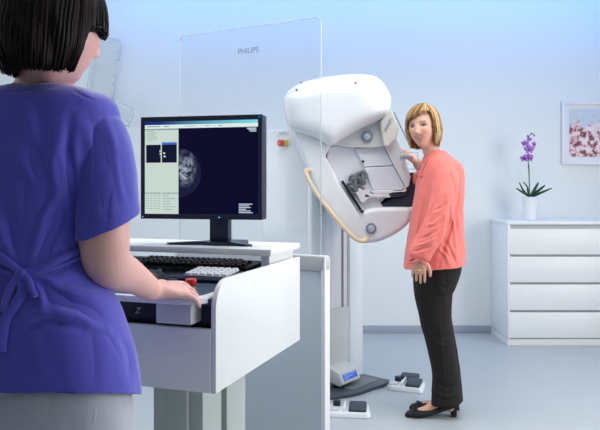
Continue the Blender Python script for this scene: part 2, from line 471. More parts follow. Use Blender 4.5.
def bob_hair(hf, parent, m, cols, n=520, a=.090, b=.104, top=.124, fringe=(.52,.03), side_ang=1.0, low=(-.10,-.105), seed=1, fr_sweep=.5, width=.006, part=.25, tuck=.012, wav=.003, chin=-.075, zc=0.0, tp=1, asym=0):
    rnd = random.Random(seed)
    c, r, f, u = hf
    bm = bmesh.new()
    lay = bm.verts.layers.float_color.new('Col')
    W = lambda x, y, z: c + r*x + f*y + u*z
    def prof(phi, rr):
        # level at which the hair ends for this azimuth (0 = front)
        ap = abs(phi)
        if ap < fringe[0]: return fringe[1]+.012*math.cos(phi*3)-asym*phi
        if ap < side_ang: 
            t = ((ap-fringe[0])/(side_ang-fringe[0]))**tp; return (fringe[1]-asym*phi)*(1-t)+chin*t
        t = (ap-side_ang)/(PI-side_ang); return chin*(1-t**.5)+low[1]*t**.5
    def strand(phi0, rr, wd, col, ext=0):
        zend = prof(phi0, rr)+rnd.uniform(-.006,.006)+ext
        pts = []
        # start at the parting near the crown
        sw = fr_sweep*math.exp(-(phi0/.7)**2)
        for k in range(13):
            t = k/12
            th = .12+t*1.45
            ph = phi0 - sw*(1-t)**1.5 + .05*math.sin(phi0*9+t*3)*t
            x = a*rr*math.sin(th)*math.sin(ph); y = b*rr*math.sin(th)*math.cos(ph); z = zc+(top*rr)*math.cos(th)**.85
            pts.append((x, y, z))
        x, y, z = pts[-1]
        if z > zend:
            steps = 7
            for k in range(1, steps+1):
                t = k/steps; zz = z+(zend-z)*t
                hug = 1-(tuck/ a)*t**1.8 + .06*math.sin(PI*t)*.6
                pts.append((x*hug+wav*math.sin(t*5+phi0*7), y*hug+wav*math.cos(t*4+phi0*5), zz))
        else:
            pts = [p for p in pts if p[2] > zend] or pts[:2]
            if len(pts) < 3: return
        P3 = [W(*p) for p in pts]
        N = len(P3)
        nv = 5
        prev = None
        for i in range(N):
            t_ = (P3[min(i+1,N-1)]-P3[max(i-1,0)]).normalized()
            out = (P3[i]-c); out = (out-t_*out.dot(t_)).normalized(); sd = t_.cross(out)
            w = wd*(1.0 if i < N-3 else (1-.30*(i-N+4)))*(.55+.45*min(1, i/5)); w = max(w, wd*.15)
            ring = []
            for k in range(nv):
                an = 2*PI*k/nv
                v = bm.verts.new(P3[i]+sd*w*math.cos(an)+out*w*.45*math.sin(an)); v[lay] = (*col, 1); ring.append(v)
            if prev:
                for k in range(nv): bm.faces.new((prev[k], prev[(k+1)%nv], ring[(k+1)%nv], ring[k]))
            else: bm.faces.new(ring[::-1])
            prev = ring
        bm.faces.new(prev)
    def pick():
        t = rnd.random()**1.3
        i = t*(len(cols)-1); k = min(int(i), len(cols)-2); q = i-k
        return tuple(cols[k][j]*(1-q)+cols[k+1][j]*q for j in range(3))
    for i in range(int(n*.45)):     # dense under layer
        strand(-PI+2*PI*(i+rnd.random())/(n*.45), .955, width*2.0, pick())
    for i in range(n):
        strand(rnd.uniform(-PI, PI), rnd.uniform(.965, 1.03), width*rnd.uniform(.6,1.1), pick(), rnd.uniform(-.004,.006))
    bmesh.ops.recalc_face_normals(bm, faces=bm.faces[:])
    me = bpy.data.meshes.new('hair'); bm.to_mesh(me); bm.free()
    return link('hair', me, m, parent, True)

# ================================================================== the room
def struct(name, lo, hi, m, bev=0):
    o = box(name, lo, hi, m, None, bev); o['kind'] = 'structure'; return o
XL, XR, YB, YF, H = -3.2, 3.6, 6.0, -4.0, 3.08
struct('floor', (XL-.1, YF-.1, -.08), (XR+.1, YB+.1, 0), FLOOR)
struct('ceiling', (XL-.1, YF-.1, H), (XR+.1, YB+.1, H+.08), CEIL)
struct('wall_back', (XL-.1, YB, 0), (XR+.1, YB+.1, H), WALL)
struct('wall_left', (XL-.1, YF-.1, 0), (XL, YB, H), WALL)
struct('wall_right', (XR, YF-.1, 0), (XR+.1, YB, H), WALL)
struct('wall_front', (XL, YF-.1, 0), (XR, YF, H), mat('dark low bounce wall', (.10,.13,.20), .7))  # unseen wall behind the camera, dark colour chosen to cut bounce on the nurse's back
struct('baseboard_back', (XL, YB-.014, 0), (XR, YB, .065), BASEB, .003)
struct('baseboard_left', (XL, YF, 0), (XL+.014, YB-.014, .065), BASEB, .003)
struct('baseboard_right', (XR-.014, YF, 0), (XR, YB-.014, .065), BASEB, .003)

# ================================================================== workstation (frame: u away from the operator, v to the left)
TH = math.radians(19)
N0 = Vector((-.21, 1.71, 0)); U = Vector((math.sin(TH), math.cos(TH), 0)); V = Vector((-math.cos(TH), math.sin(TH), 0)); ZV = Vector((0,0,1))
ws = thing('workstation', 'tall white control workstation with raised shelf, dark recessed worktop and rounded side panel', 'desk', tuple(N0), -TH)
# local axes of ws: x = right (-v), y = away (u)
def L(u, v, z): return (-v, u, z)
def lbox(name, u0, u1, v0, v1, z0, z1, m, parent=ws, bev=.003):
    return box(name, (-v1, u0, z0), (-v0, u1, z1), m, parent, bev)
def outline_prism(name, pts, axis, a0, a1, m, parent, bev=0.002):
    """polygon pts in two axes, extruded along the third"""
    bm = bmesh.new()
    def mk(p, a):
        if axis == 'x': return (a, p[0], p[1])
        if axis == 'y': return (p[0], a, p[1])
        return (p[0], p[1], a)
    A = [bm.verts.new(mk(p, a0)) for p in pts]; B = [bm.verts.new(mk(p, a1)) for p in pts]
    n = len(pts)
    f0 = bm.faces.new(A); f1 = bm.faces.new(B[::-1])
    for k in range(n): bm.faces.new((A[k], B[k], B[(k+1)%n], A[(k+1)%n]))
    bmesh.ops.recalc_face_normals(bm, faces=bm.faces[:])
    if bev:
        es = [e for f in (f0, f1) for e in f.edges]
        bmesh.ops.bevel(bm, geom=es, offset=bev, segments=2, profile=.5, affect='EDGES')
    return obj(name, bm, m, parent)
def arc(cx, cy, r, a0, a1, n=8):
    return [(cx+r*math.cos(math.radians(a0+(a1-a0)*k/n)), cy+r*math.sin(math.radians(a0+(a1-a0)*k/n))) for k in range(n+1)]
zt, zb = 1.036, .755
side = [(0, zb)] + arc(.072, zt-.072, .072, 180, 90, 10) + [(.645, zt), (.645, zb)]
outline_prism('side_panel', side, 'x', 0, -.014, PANEL, ws)
outline_prism('side_panel', side, 'x', -.90, -.914, PANEL, ws)
lbox('shelf', .414, .690, .015, .90, 1.060, 1.080, PANEL)
lbox('shelf_support', .44, .66, .030, .060, 1.0, 1.060, PANEL)
lbox('shelf_support', .44, .66, .84, .87, 1.0, 1.060, PANEL)
lbox('back_panel', .628, .643, .015, .899, zb, 1.02, PANEL)
lbox('worktop', .0, .627, .016, .898, .975, .992, DESKB)
# white arm-rest lip with rounded corners round the front of the worktop
r = .07
lip_out = [(-.018, .10)] + arc(-.018-r, -.045+r, r, 0, -90, 10) + arc(-.895+r, -.045+r, r, -90, -180, 10) + [(-.895, .10)]
lip_in = [(-.895+.02, .10), (-.895+.02, .03)] + arc(-.895+.075, .03, .055, 180, 270, 6)[1:] + arc(-.018-.085, .03, .055, 270, 360, 6) + [(-.018-.03, .10)]
outline_prism('armrest', lip_out+lip_in, 'z', .980, .997, WHITE, ws, .003)
lbox('console_housing', -.028, .35, .075-.02, .155, .928, .980, GREYP)
lbox('recess', .03, .05, .016, .898, .905, .976, BLACK, bev=.001)
add_text('Z', .022, LOGO if False else mat('silver print', (.5,.52,.55), .4), ws, basis((-.245, .0295, .944), (1,0,0), (0,0,1), (0,-1,0)), shear=.3)
lbox('drawer_front', -.003, .015, .014, .900, zb, .915, PANEL, bev=.002)
lbox('carcass', .016, .627, .016, .898, zb+.01, .90, PANEL)
# emergency stop on the worktop
eb = P(191, 281, 1.85)
el = Vector(((eb-N0).dot(-V), (eb-N0).dot(U), 0))
e = bpy.data.objects.new('emergency_button', None); C.objects.link(e); e.parent = ws; e.location = (el.x, el.y, .992); e['label'] = 'red mushroom stop button on a yellow collar'
cyl('collar', (0,0,0), (0,0,.016), .011, YEL, e, n=24, bev=.001)
cyl('knob', (0,0,.014), (0,0,.033), .0155, RED, e, n=28, bev=.004)
# telescopic pedestal
lbox('pedestal', .30, .43, .19, .36, 0, .735, PEDG)
lbox('pedestal', .47, .62, .19, .36, 0, .755, PEDG)
lbox('mounting_plate', .26, .64, .15, .40, .735, .757, DARKG)
lbox('cable_duct', .285, .30, .235, .30, 0, .72, PEDG, bev=.002)
lbox('foot', .10, .72, .17, .39, 0, .03, PEDG)

# ------------------------------------------------------------------ keyboard, mouse, keypad
def on_ws(u, v, z): return N0+U*u+V*v+ZV*z
kb = thing('computer_keyboard', 'long black computer keyboard lying under the raised white shelf', 'keyboard', on_ws(.58, .36, .992), -TH)
outline_prism('case', [(-.075,0),(-.075,.012),(-.06,.016),(.075,.026),(.075,0)], 'x', -.225, .225, BLACK, kb, .002)
kbm = bmesh.new(); 
add_box(kbm, (-.0085,-.008,0), (.0085,.008,.008), None, .0022, 2)
for v_ in kbm.verts:
    if v_.co.z > .004: v_.co.x *= .82; v_.co.y *= .8
key0 = None
KEYM = mat('black keycap', (.02,.022,.03), .3)
nkeys = 0
for row in range(5):
    for col in range(20):
        x = -.205+col*.0207+(row%2)*.004
        y = -.055+row*.026
        z = .0165+(y+.06)*.075
        if nkeys >= 98: break
        if key0 is None: key0 = obj('key', kbm, KEYM, kb); o = key0
        else: o = key0.copy(); C.objects.link(o)
        o.parent = kb; o.location = (x, y, z); o.rotation_euler = (.075, 0, 0); nkeys += 1
kp = thing('numeric_keypad', 'small black keypad with rows of pale square keys on the dark worktop', 'keypad', on_ws(.300, .160, .992), -TH)
o = outline_prism('case', [(-.045,0),(-.05,.010),(-.045,.016),(.05,.026),(.055,.02),(.055,0)], 'x', -.092, .082, NAVY, kp, .003)
kbm = bmesh.new(); add_box(kbm, (-.0108,-.0108,0), (.0108,.0108,.010), None, .0022, 2)
for v_ in kbm.verts:
    if v_.co.z > .005: v_.co.x *= .84; v_.co.y *= .84
key1 = None
for row in range(4):
    for col in range(6):
        if key1 is None: key1 = obj('key', kbm, CREAMK, kp); o = key1
        else: o = key1.copy(); C.objects.link(o)
        o.parent = kp; o.location = (-.060+col*.0232, -.028+row*.0232, .0165+(row*.0232+.017)*.1); o.rotation_euler = (.1,0,0)
mp = P(153, 272.5, 2.03); mp.z = .992
ms = thing('computer_mouse', 'black computer mouse on the dark worktop beside the outstretched hand', 'mouse', mp, -.5)
bm = bmesh.new(); res = bmesh.ops.create_uvsphere(bm, u_segments=28, v_segments=20, radius=1)
for v_ in bm.verts:
    x, y, z = v_.co; v_.co = (x*.034*(1-.12*y), y*.058, max(0, z)*.036*(1-.25*y) if z > 0 else z*.002)
obj('shell', bm, BLACK, ms, True)
cyl('scroll_wheel', (-.003,.03,.027), (.003,.03,.027), .009, DARKG, ms, n=18, bev=.001)
bm = bmesh.new()
M_ = ms.rotation_euler.to_matrix().inverted()
cpts = [Vector((0,.056,.008)), Vector((.03,.085,.006)), Vector((.075,.085,.005)), Vector((.10,.12,.004)), Vector((.11,.17,.004))]
add_tube(bm, catmull(cpts, 6), .0022, 8); obj('cable', bm, BLACK, ms, True)

# ------------------------------------------------------------------ monitor
TM = math.atan2(.099, .418)
ML = Vector((-.540, 2.325, 0)); MR = Vector((-.122, 2.226, 0)); MC = (ML+MR)/2
mon = thing('computer_monitor', 'black flat monitor showing a breast scan, standing on the raised white shelf', 'monitor', (MC.x, MC.y, 1.080), -TM)
mw, mz0, mz1 = .2147, .086, .430   # half width, bottom, top above the shelf
hs = box('housing', (-mw, 0, mz0), (mw, .052, mz1), NAVY, mon, .005)
box('back_housing', (-mw*.6, .05, mz0+.06), (mw*.6, .088, mz1-.06), NAVY, mon, .012)
bm = bmesh.new()
for (a_, b_) in (((-mw,-.004,mz0),(-mw+.0145,.001,mz1)), ((mw-.0145,-.004,mz0),(mw,.001,mz1)), ((-mw+.0145,-.004,mz0),(mw-.0145,.001,mz0+.017)), ((-mw+.0145,-.004,mz1-.0165),(mw-.0145,.001,mz1))):
    add_box(bm, a_, b_, None, .001, 1)
bezel = obj('bezel', bm, NAVY, mon)
def emis(name, col, s=1.0):
    return mat(name, (0.0,0.0,0.0), .5, spec=.15, emit=col, estr=s)
x0, x1, s0, s1 = -mw+.0145, mw-.0145, mz0+.017, mz1-.0165
E = {'bg': emis('screen navy', (.002,.002,.022), 1), 'ui': emis('screen pale grey', (.60,.72,.66), 1), 'bar': None,
     'blk': emis('screen black', (.006,.008,.03), 1), 'blu': emis('screen blue', (.05,.14,.62), 1), 'lin': emis('screen grey text', (.30,.38,.40), 1),
     'wht': emis('screen white text', (.62,.68,.85), 1), 'hl': emis('screen light bar', (.75,.86,.84), 1), 'edge': emis('screen cyan edge', (.18,.36,.52), 1)}
# title bar with its own blue to cyan run
mb = bpy.data.materials.new('screen title bar'); mb.use_nodes = True; nt = mb.node_tree; bs = nt.nodes['Principled BSDF']
tc = nt.nodes.new('ShaderNodeTexCoord'); sp = nt.nodes.new('ShaderNodeSeparateXYZ'); cr = nt.nodes.new('ShaderNodeValToRGB')
nt.links.new(tc.outputs['Generated'], sp.inputs[0]); nt.links.new(sp.outputs[0], cr.inputs[0])
cr.color_ramp.elements[0].color = (.01,.03,.22,1); cr.color_ramp.elements[1].color = (.22,.72,.85,1); cr.color_ramp.elements[0].position = .15
nt.links.new(cr.outputs[0], bs.inputs['Emission Color']); bs.inputs['Emission Strength'].default_value = 1; bs.inputs['Base Color'].default_value = (0,0,0,1); bs.inputs['Specular IOR Level'].default_value = .15
# mammogram: mottled tissue
mg = bpy.data.materials.new('screen breast scan'); mg.use_nodes = True; nt = mg.node_tree; bs = nt.nodes['Principled BSDF']
tc = nt.nodes.new('ShaderNodeTexCoord'); n1 = nt.nodes.new('ShaderNodeTexNoise'); n1.inputs['Scale'].default_value = 42; n1.inputs['Detail'].default_value = 9
n1.inputs['Roughness'].default_value = .68; n1.inputs['Distortion'].default_value = .6
nt.links.new(tc.outputs['Object'], n1.inputs[0])
mp_ = nt.nodes.new('ShaderNodeMapping'); mp_.inputs['Location'].default_value = (.055*22, 0, -.255*15); mp_.inputs['Scale'].default_value = (22, 0, 15)
nt.links.new(tc.outputs['Object'], mp_.inputs[0])
vl = nt.nodes.new('ShaderNodeVectorMath'); vl.operation = 'LENGTH'; nt.links.new(mp_.outputs[0], vl.inputs[0])
fa = nt.nodes.new('ShaderNodeMapRange'); fa.inputs[1].default_value = .0; fa.inputs[2].default_value = 1.0; fa.inputs[3].default_value = 1; fa.inputs[4].default_value = 0
nt.links.new(vl.outputs['Value'], fa.inputs[0])
cr = nt.nodes.new('ShaderNodeValToRGB'); cr.color_ramp.elements[0].position = .44; cr.color_ramp.elements[1].position = .64
cr.color_ramp.elements[0].color = (.0,.0,.0,1); cr.color_ramp.elements[1].color = (.85,.92,1,1)
nt.links.new(n1.outputs['Fac'], cr.inputs[0])
mu = nt.nodes.new('ShaderNodeMix'); mu.data_type = 'RGBA'; mu.blend_type = 'MIX'; mu.inputs[6].default_value = (.010,.012,.045,1)
mm = nt.nodes.new('ShaderNodeMath'); mm.operation = 'MULTIPLY'; nt.links.new(cr.outputs[0], mm.inputs[0]); nt.links.new(fa.outputs[0], mm.inputs[1])
nt.links.new(mm.outputs[0], mu.inputs[0]); mu.inputs[7].default_value = (.72,.84,1,1)
nt.links.new(mu.outputs[2], bs.inputs['Emission Color']); bs.inputs['Emission Strength'].default_value = 1; bs.inputs['Base Color'].default_value = (0,0,0,1); bs.inputs['Specular IOR Level'].default_value = .15
E['mg'] = mg
scr = box('screen', (x0, -.0012, s0), (x1, .0008, s1), E['bg'], mon, 0)
SW, SH = x1-x0, s1-s0
def q(name, fx0, fy0, fx1, fy1, m, lvl):
    # fractions of the screen, y down from the top
    return box(name, (x0+fx0*SW, -.0012-.0002*lvl, s1-fy1*SH), (x0+fx1*SW, -.0011-.0002*(lvl-1), s1-fy0*SH), m, scr, 0)
q('title_bar', 0, 0, 1, .035, mb, 1)
q('menu_bar', 0, .035, 1, .075, E['hl'], 1)
q('tool_panel', 0, .075, .305, 1, E['ui'], 1)
q('tool_panel_header', 0, .075, .305, .092, E['lin'], 2)
q('scan_thumbnail', .012, .25, .145, .445, E['blk'], 2)
q('scan_thumbnail', .155, .25, .290, .445, E['blk'], 2)
q('thumbnail_title', .155, .225, .290, .25, E['blu'], 2)
def marks(name, rects, m, lvl):
    bm = bmesh.new()
    for (a_, b_, c_, d_) in rects: add_box(bm, (x0+a_*SW, -.0012-.0002*lvl, s1-d_*SH), (x0+c_*SW, -.0011-.0002*(lvl-1), s1-b_*SH))
    return obj(name, bm, m, scr)
rn = random.Random(3)
marks('menu_text', [(.02,.047,.14,.058),(.17,.047,.22,.058),(.36,.05,.46,.056),(.54,.05,.58,.056),(.66,.05,.69,.06)], E['lin'], 2)
marks('panel_text', [(.02,.10+i*.02,.02+rn.uniform(.05,.12),.106+i*.02) for i in range(6)], E['lin'], 2)
marks('panel_table', [(.0,.77,.145,.782),(.155,.77,.305,.782)]+[(.01+j*.035,.80+i*.028,.035+j*.035,.806+i*.028) for i in range(6) for j in range(4)]+[(.165,.80+i*.03,.165+rn.uniform(.05,.12),.807+i*.03) for i in range(6)], E['lin'], 2)
marks('thumbnail_scan', [(.135,.31,.143,.33),(.137,.34,.144,.36),(.168,.335,.185,.35),(.172,.37,.19,.385)], E['hl'], 3)
marks('scan_text', [(.905,.085,.985,.097),(.92,.103,.985,.113),(.93,.118,.985,.126)], E['wht'], 2)
marks('scan_text', [(.835,.885+i*.018,.835+rn.uniform(.05,.13),.894+i*.018) for i in range(6)], E['wht'], 2)
bm = bmesh.new()
pts = [(math.sin(a_*PI/24)*.27, .585-.27*0-math.cos(a_*PI/24)*.265) for a_ in range(25)]
vs = [bm.verts.new((x0+(.305+fx*.75)*SW, -.00145, s1-(fy-.03)*SH)) for fx, fy in pts]
bm.faces.new(vs); r_ = bmesh.ops.extrude_face_region(bm, geom=bm.faces[:]); bmesh.ops.translate(bm, vec=(0,.0002,0), verts=[v for v in r_['geom'] if isinstance(v, bmesh.types.BMVert)])
obj('breast_scan', bm, mg, scr)
box('brand_sticker', (mw-.013, -.0048, mz1-.012), (mw-.005, -.0038, mz1-.004), mat('sticker blue', (.05,.25,.75), .3), mon, 0)
box('power_light', (mw*.3, -.0048, mz0+.005), (mw*.3+.005, -.0038, mz0+.009), emis('power led', (.1,.4,1), 1.5), mon, 0)
box('sensor_light', (-mw+.006, -.0048, mz0+.005), (-mw+.010, -.0038, mz0+.009), emis('power led', (.1,.4,1), 1.5), mon, 0)
ne = box('stand_neck', (-.035+.055, .025, .008), (.035+.055, .062, .24), NAVY, mon, .008)
bm = bmesh.new()
poly = [(-.13,-.035),(-.145,-.02),(-.02,.035),(.0,.10),(.11,.10),(.12,.03),(.165,-.03),(.15,-.045),(.09,-.030),(.03,-.035),(-.02,-.018)]
A = [bm.verts.new((x+.02, y+.02, 0)) for x, y in poly]; B = [bm.verts.new((x*.97+.02, y*.95+.02, .012 if abs(x) < .12 else .007)) for x, y in poly]
bm.faces.new(A[::-1]); bm.faces.new(B)
for k in range(len(poly)): bm.faces.new((A[k], A[(k+1)%len(poly)], B[(k+1)%len(poly)], B[k]))
bmesh.ops.triangulate(bm, faces=[f for f in bm.faces if len(f.verts) > 4])
obj('stand_base', bm, NAVY, mon)

# ================================================================== radiation shield
RS = Vector((.0897, 2.92, 0)); LS = Vector((-.58, 3.306, 0)); A_ = (RS-LS).normalized(); AN = math.atan2(A_.y, A_.x); WS = (RS-LS).length
sh = thing('radiation_shield', 'free-standing radiation shield with a tall clear glass pane above a pale panel', 'shield', tuple(LS), AN)
# rounded-corner pane
gp = [(0,.97)] + arc(.02, 1.985, .015, 180, 90, 5) + arc(WS-.015, 1.985, .015, 90, 0, 5) + [(WS,.97)]
outline_prism('glass_pane', gp, 'y', -.003, .003, GLASS, sh, 0)
bm = bmesh.new()
e_pts = [(0,0,.985),(0,0,1.985),(.015,0,2.0),(WS-.015,0,2.0),(WS,0,1.985),(WS,0,.985)]
for a_, b_ in zip(e_pts[:-1], e_pts[1:]): add_cyl(bm, a_, b_, (.0034 if abs(a_[2]-b_[2]) < .05 else .0031), n=8)
obj('glass_edge', bm, ACRYE, sh, True)
box('lower_panel', (-.0, -.018, .09), (WS+.015, .018, .915), SHIELDP, sh, .002)
box('top_rail', (-.0, -.024, .915), (WS+.032, .024, .982), GREYP, sh, .008)
box('side_post', (WS+.012, -.024, .03), (WS+.032, .024, .975), WHITE, sh, .004)
box('side_post', (-.02, -.024, .03), (0, .024, .975), WHITE, sh, .004)
box('bottom_rail', (0, -.022, .05), (WS+.012, .022, .09), WHITE, sh, .003)
for x in (.08, WS-.08):
    box('foot', (x-.03, -.22, 0), (x+.03, .22, .05), WHITE, sh, .01)
lc = P(247, 49, 3.1)
ax_ = (lc-LS).dot(A_)
add_text('PHILIPS', .036, LOGO, sh, basis((.385*WS/.76+.01, -.0055, 1.892), (1,0,0), (0,0,1), (0,-1,0)), ext=.0002)

# ================================================================== mammography machine
mm_ = thing('mammography_machine', 'large glossy white mammography machine with a tilted scanning arm on a floor column', 'medical machine', (.30, 4.6, 0))
def part(o): return o
front = [(282.5,103),(284.5,95),(292,90),(306,85),(326,81),(350,79.5),(368,80.5),(377,86),(384,97),(389,109),(386,116),(378,120.5),(360,129),(344,138),(331,145),(316,137),(300,132),(290,127),(285,117)]
rear = [(284,98),(288,88.5),(300,81),(318,76),(340,72.8),(358,71.8),(374,73),(384,79),(391,90),(393.5,98),(391.5,107),(386,115),(360,125),(300,125),(288,112)]
pillow('tube_head_front_cover', front, 3.88, 4.12, .085, GANTRY, mm_, steps=10, cen=True, remesh=.009)
pillow('tube_head_rear_cover', rear, 4.02, 4.42, .09, GANTRY, mm_, steps=10, cen=True, remesh=.009)
sp_ = [(288,94),(296,89.2),(310,85),(330,81.4),(350,80),(368,81),(377,87),(384,98),(388.5,109)]
bm = bmesh.new()
arm = [(287,112),(292,128),(298,146),(306,168),(318,195),(334,219),(351,237),(361,242.5),(368,243.5),(379,242),(396,234.5),(409,224),(413,214),(411.5,208.5),(409,207.2),(396,207),(379,207.3),(368,209),(362,212),(360.2,212),(352,199.5),(340.5,181.5),(329.5,163),(325.8,156.5),(326.5,154.5),(332,144.5),(333,142),(318,128),(300,112)]
pillow('scanning_arm', arm, 3.97, 4.26, .03, GANTRY, mm_, steps=8, remesh=.006)
inner = [(329,147),(340,144),(357,145),(364,165),(373,190),(384,208),(372,214),(358,213),(340,182),(326,160)]
pillow('arm_inner_panel', inner, 4.035, 4.24, .008, INNER, mm_, sub=1, steps=2)
pillow('bracket', [(331.5,144.5),(345,137),(362,128),(380,119.5),(387,131),(386,146.5),(370,147.6),(352,147.4)], 3.985, 4.2, .004, mat('bracket grey', (.60,.64,.66), .4), mm_, sub=1, steps=2)
pillow('face_plate', [(380,122),(384,116),(390,106.5),(394,114),(399,128),(396,140),(388,147),(384,145)], 3.95, 4.2, .012, mat('ivory plate', (.78,.77,.73), .35), mm_, sub=1, steps=3)
pd = P(388.5, 124.5, 3.944); ux = Vector((.45,0,.89)).normalized(); uy = Vector((-.89,0,.45)).normalized()
add_text('PHILIPS', .026, LOGO, mm_, basis(pd, ux, uy, (0,-1,0)))
# collimator box (two stacked covers and bright end plate)
pillow('collimator_upper_cover', [(355,148.5),(384,146.5),(393.5,165.5),(364,167)], 4.02, 4.20, .006, mat('cool white cover', (.80,.86,.94), .3), mm_, sub=1, steps=2)
pillow('collimator_lower_cover', [(364,167.6),(393.7,166.2),(405,187),(401,190.5),(373,190)], 4.02, 4.20, .006, MATS['cool white cover'], mm_, sub=1, steps=2)
pillow('collimator_end_plate', [(384.4,146),(390,139),(396.5,137),(402,150),(411,177),(409,186),(402.5,191),(405.6,186.6),(394.4,166)], 4.0, 4.22, .005, GANTRY, mm_, sub=1, steps=2)
pillow('collimator_foot', [(371,190.5),(402,191),(405,188),(407,190),(403,194),(374,194)], 4.0, 4.2, .003, WHITE, mm_, sub=1, steps=2)
# dials
def dial(px, py, d, r):
    e = bpy.data.objects.new('control_dial', None); C.objects.link(e); e.parent = mm_; e.location = P(px,py,d)-Vector((.30,4.6,0))
    cyl('rim', (0,0,0), (0,-.012,0), r, DIAL, e, n=32, bev=.002)
    cyl('face', (0,-.010,0), (0,-.0145,0), r*.72, mat('dial face', (.42,.50,.58), .3), e, n=28, bev=.001)
    bm = bmesh.new(); add_tube(bm, [Vector((-r*.3,-.0155,r*.1)), Vector((-r*.05,-.0155,r*.35)), Vector((r*.25,-.0155,0)), Vector((r*.1,-.0155,-r*.35))], .0025, 8)
    obj('dial_mark', bm, WHITE, e, True)
    return e
dials = [(367, 136.5, 3.983, .031), (371, 228.3, 3.968, .030)]
# slot, screws
pillow('slot', [(341,181.5),(343,180.2),(361.8,209.2),(359.8,211)], 3.966, 3.99, .001, BLACK, mm_, sub=1, steps=1)
# grab handle
tube('grab_handle', [P(310.5,173,3.99),P(309.5,170.5,3.96),P(307,169.8,3.94),P(305.6,172.5,3.935),P(308.5,180,3.935),P(317,194,3.935),P(330,211,3.935),P(343,226.5,3.935),P(354,237.5,3.935),P(361,241,3.935),P(365,240.5,3.945),P(366,238.5,3.98)], .0128, TAN, mm_, 14, sub=4)
# detector (bucky) with dark carbon cover
pillow('detector_cover', [(377.5,207),(387,195.5),(402,192.5),(408,184),(409,172.5),(420,172.5),(418,190),(414,207)], 4.04, 4.30, .006, mat('carbon cover', (.045,.07,.11), .3), mm_, sub=1, steps=2)
# paddle mechanism
box('paddle_arm', tuple(P(364.5,197.6,4.0)), tuple(P(390,194,4.03)), WHITE, mm_, .004)
pillow('paddle_clamp', [(388,193.5),(393,191.5),(405,191),(406,195),(391,197.5)], 4.0, 4.05, .006, DARKG, mm_, sub=2, steps=2)
pillow('compression_paddle', [(366,192),(405,191.5),(413,186),(414,189),(407,199),(368,199.5)], 4.04, 4.30, .003, ACRYL, mm_, sub=1, steps=1)
pillow('paddle_carriage', [(354,189.5),(360,188.5),(368,193),(370,197.5),(363.5,203),(361,202)], 4.0, 4.06, .002, WHITE, mm_, sub=1, steps=2)
# dark folded bellows
for k in range(7):
    t = k/6
    bm = bmesh.new(); c_ = P(352+10*t+2*math.sin(k*2.1), 186-7*t+2*math.cos(k*1.7), 4.012)
    pts = [c_+Vector((math.cos(a_)*.028*(1+.2*math.sin(3*a_+k)), .01*math.sin(a_*2+k), math.sin(a_)*.036)) for a_ in np.linspace(0, 5.2, 14)]
    add_tube(bm, pts, .008, 8); obj('bellows_fold', bm, mat('bellows grey', (.17,.20,.22), .5), mm_, True)
# clear face shield and arm rest tray
pillow('face_guard', [(391,108),(398,121),(411,149),(409,164),(401,172),(392,150)], 4.02, 4.030, .001, ACRYL, mm_, sub=1, steps=1)
tube('face_guard_edge', [P(394,112,4.02),P(398,121,4.02),P(411,148,4.02)], .0035, DIAL, mm_, 8)
arm_rest = []
bm = bmesh.new()
trays = [(401,152),(417.5,152.5),(419,169),(404,169)]
TP = [P(x,y,3.98) for x,y in trays]+[P(x,y,4.24) for x,y in trays]
for i in range(4):
    add_cyl(bm, TP[i], TP[(i+1)%4], .003, n=8); add_cyl(bm, TP[4+i], TP[4+(i+1)%4], .003, n=8); add_cyl(bm, TP[i], TP[4+i], .003, n=8)
obj('arm_rest_rim', bm, ACRYE, mm_, True)
box('arm_rest_bar', tuple(P(400,159,3.99)), tuple(P(411.5,156,4.05)), mat('blue grey rest', (.38,.45,.56), .4), mm_, .005)
# column, turned towards the patient
B_ = Vector((.424, 4.60, 0)); ex = Vector((.607,.795,0)).normalized(); ey = Vector((-ex.y, ex.x, 0))
CM = basis(B_, ex, ey, (0,0,1))
CH = 1.637
box('column_body', (-.58, .03, .0), (0, .40, CH), GANTRY, mm_, .010, M=CM, seg=3)
box('column_pillar', (-.160, 0, .0), (0, .035, CH), GANTRY, mm_, .006, M=CM)
box('column_pillar', (-.580, 0, .0), (-.39, .035, CH), GANTRY, mm_, .006, M=CM)
box('column_track', (-.39, .022, .5), (-.16, .034, CH-.02), WHITE, mm_, .002, M=CM)
box('column_slot', (-.226, .012, .50), (-.214, .024, CH-.03), SEAM, mm_, .001, M=CM)
box('column_cover', (-.39, .006, .0), (-.160, .034, .50), WARMG, mm_, .004, M=CM)
pillow('arm_pivot', [(322,125),(350,125),(352,150),(350,190),(332,190),(320,165)], 4.2, 4.5, .02, GANTRY, mm_, sub=3, steps=3)
p = [(.424,4.60),(.58,4.455),(.575,4.42),(.53,4.35),(.453,4.285),(.38,4.20),(.309,4.147),(.20,4.10),(.05,4.06),(.0,4.12),(.07,4.14)]
outline_prism('base_plate', p, 'z', .0, .022, mat('base plate charcoal', (.045,.062,.08), .35), mm_, .004)
box('base_plate_pad', (-.36, -.16, .020), (-.06, -.03, .026), mat('pad slate', (.12,.15,.17), .4), mm_, .002, M=CM)
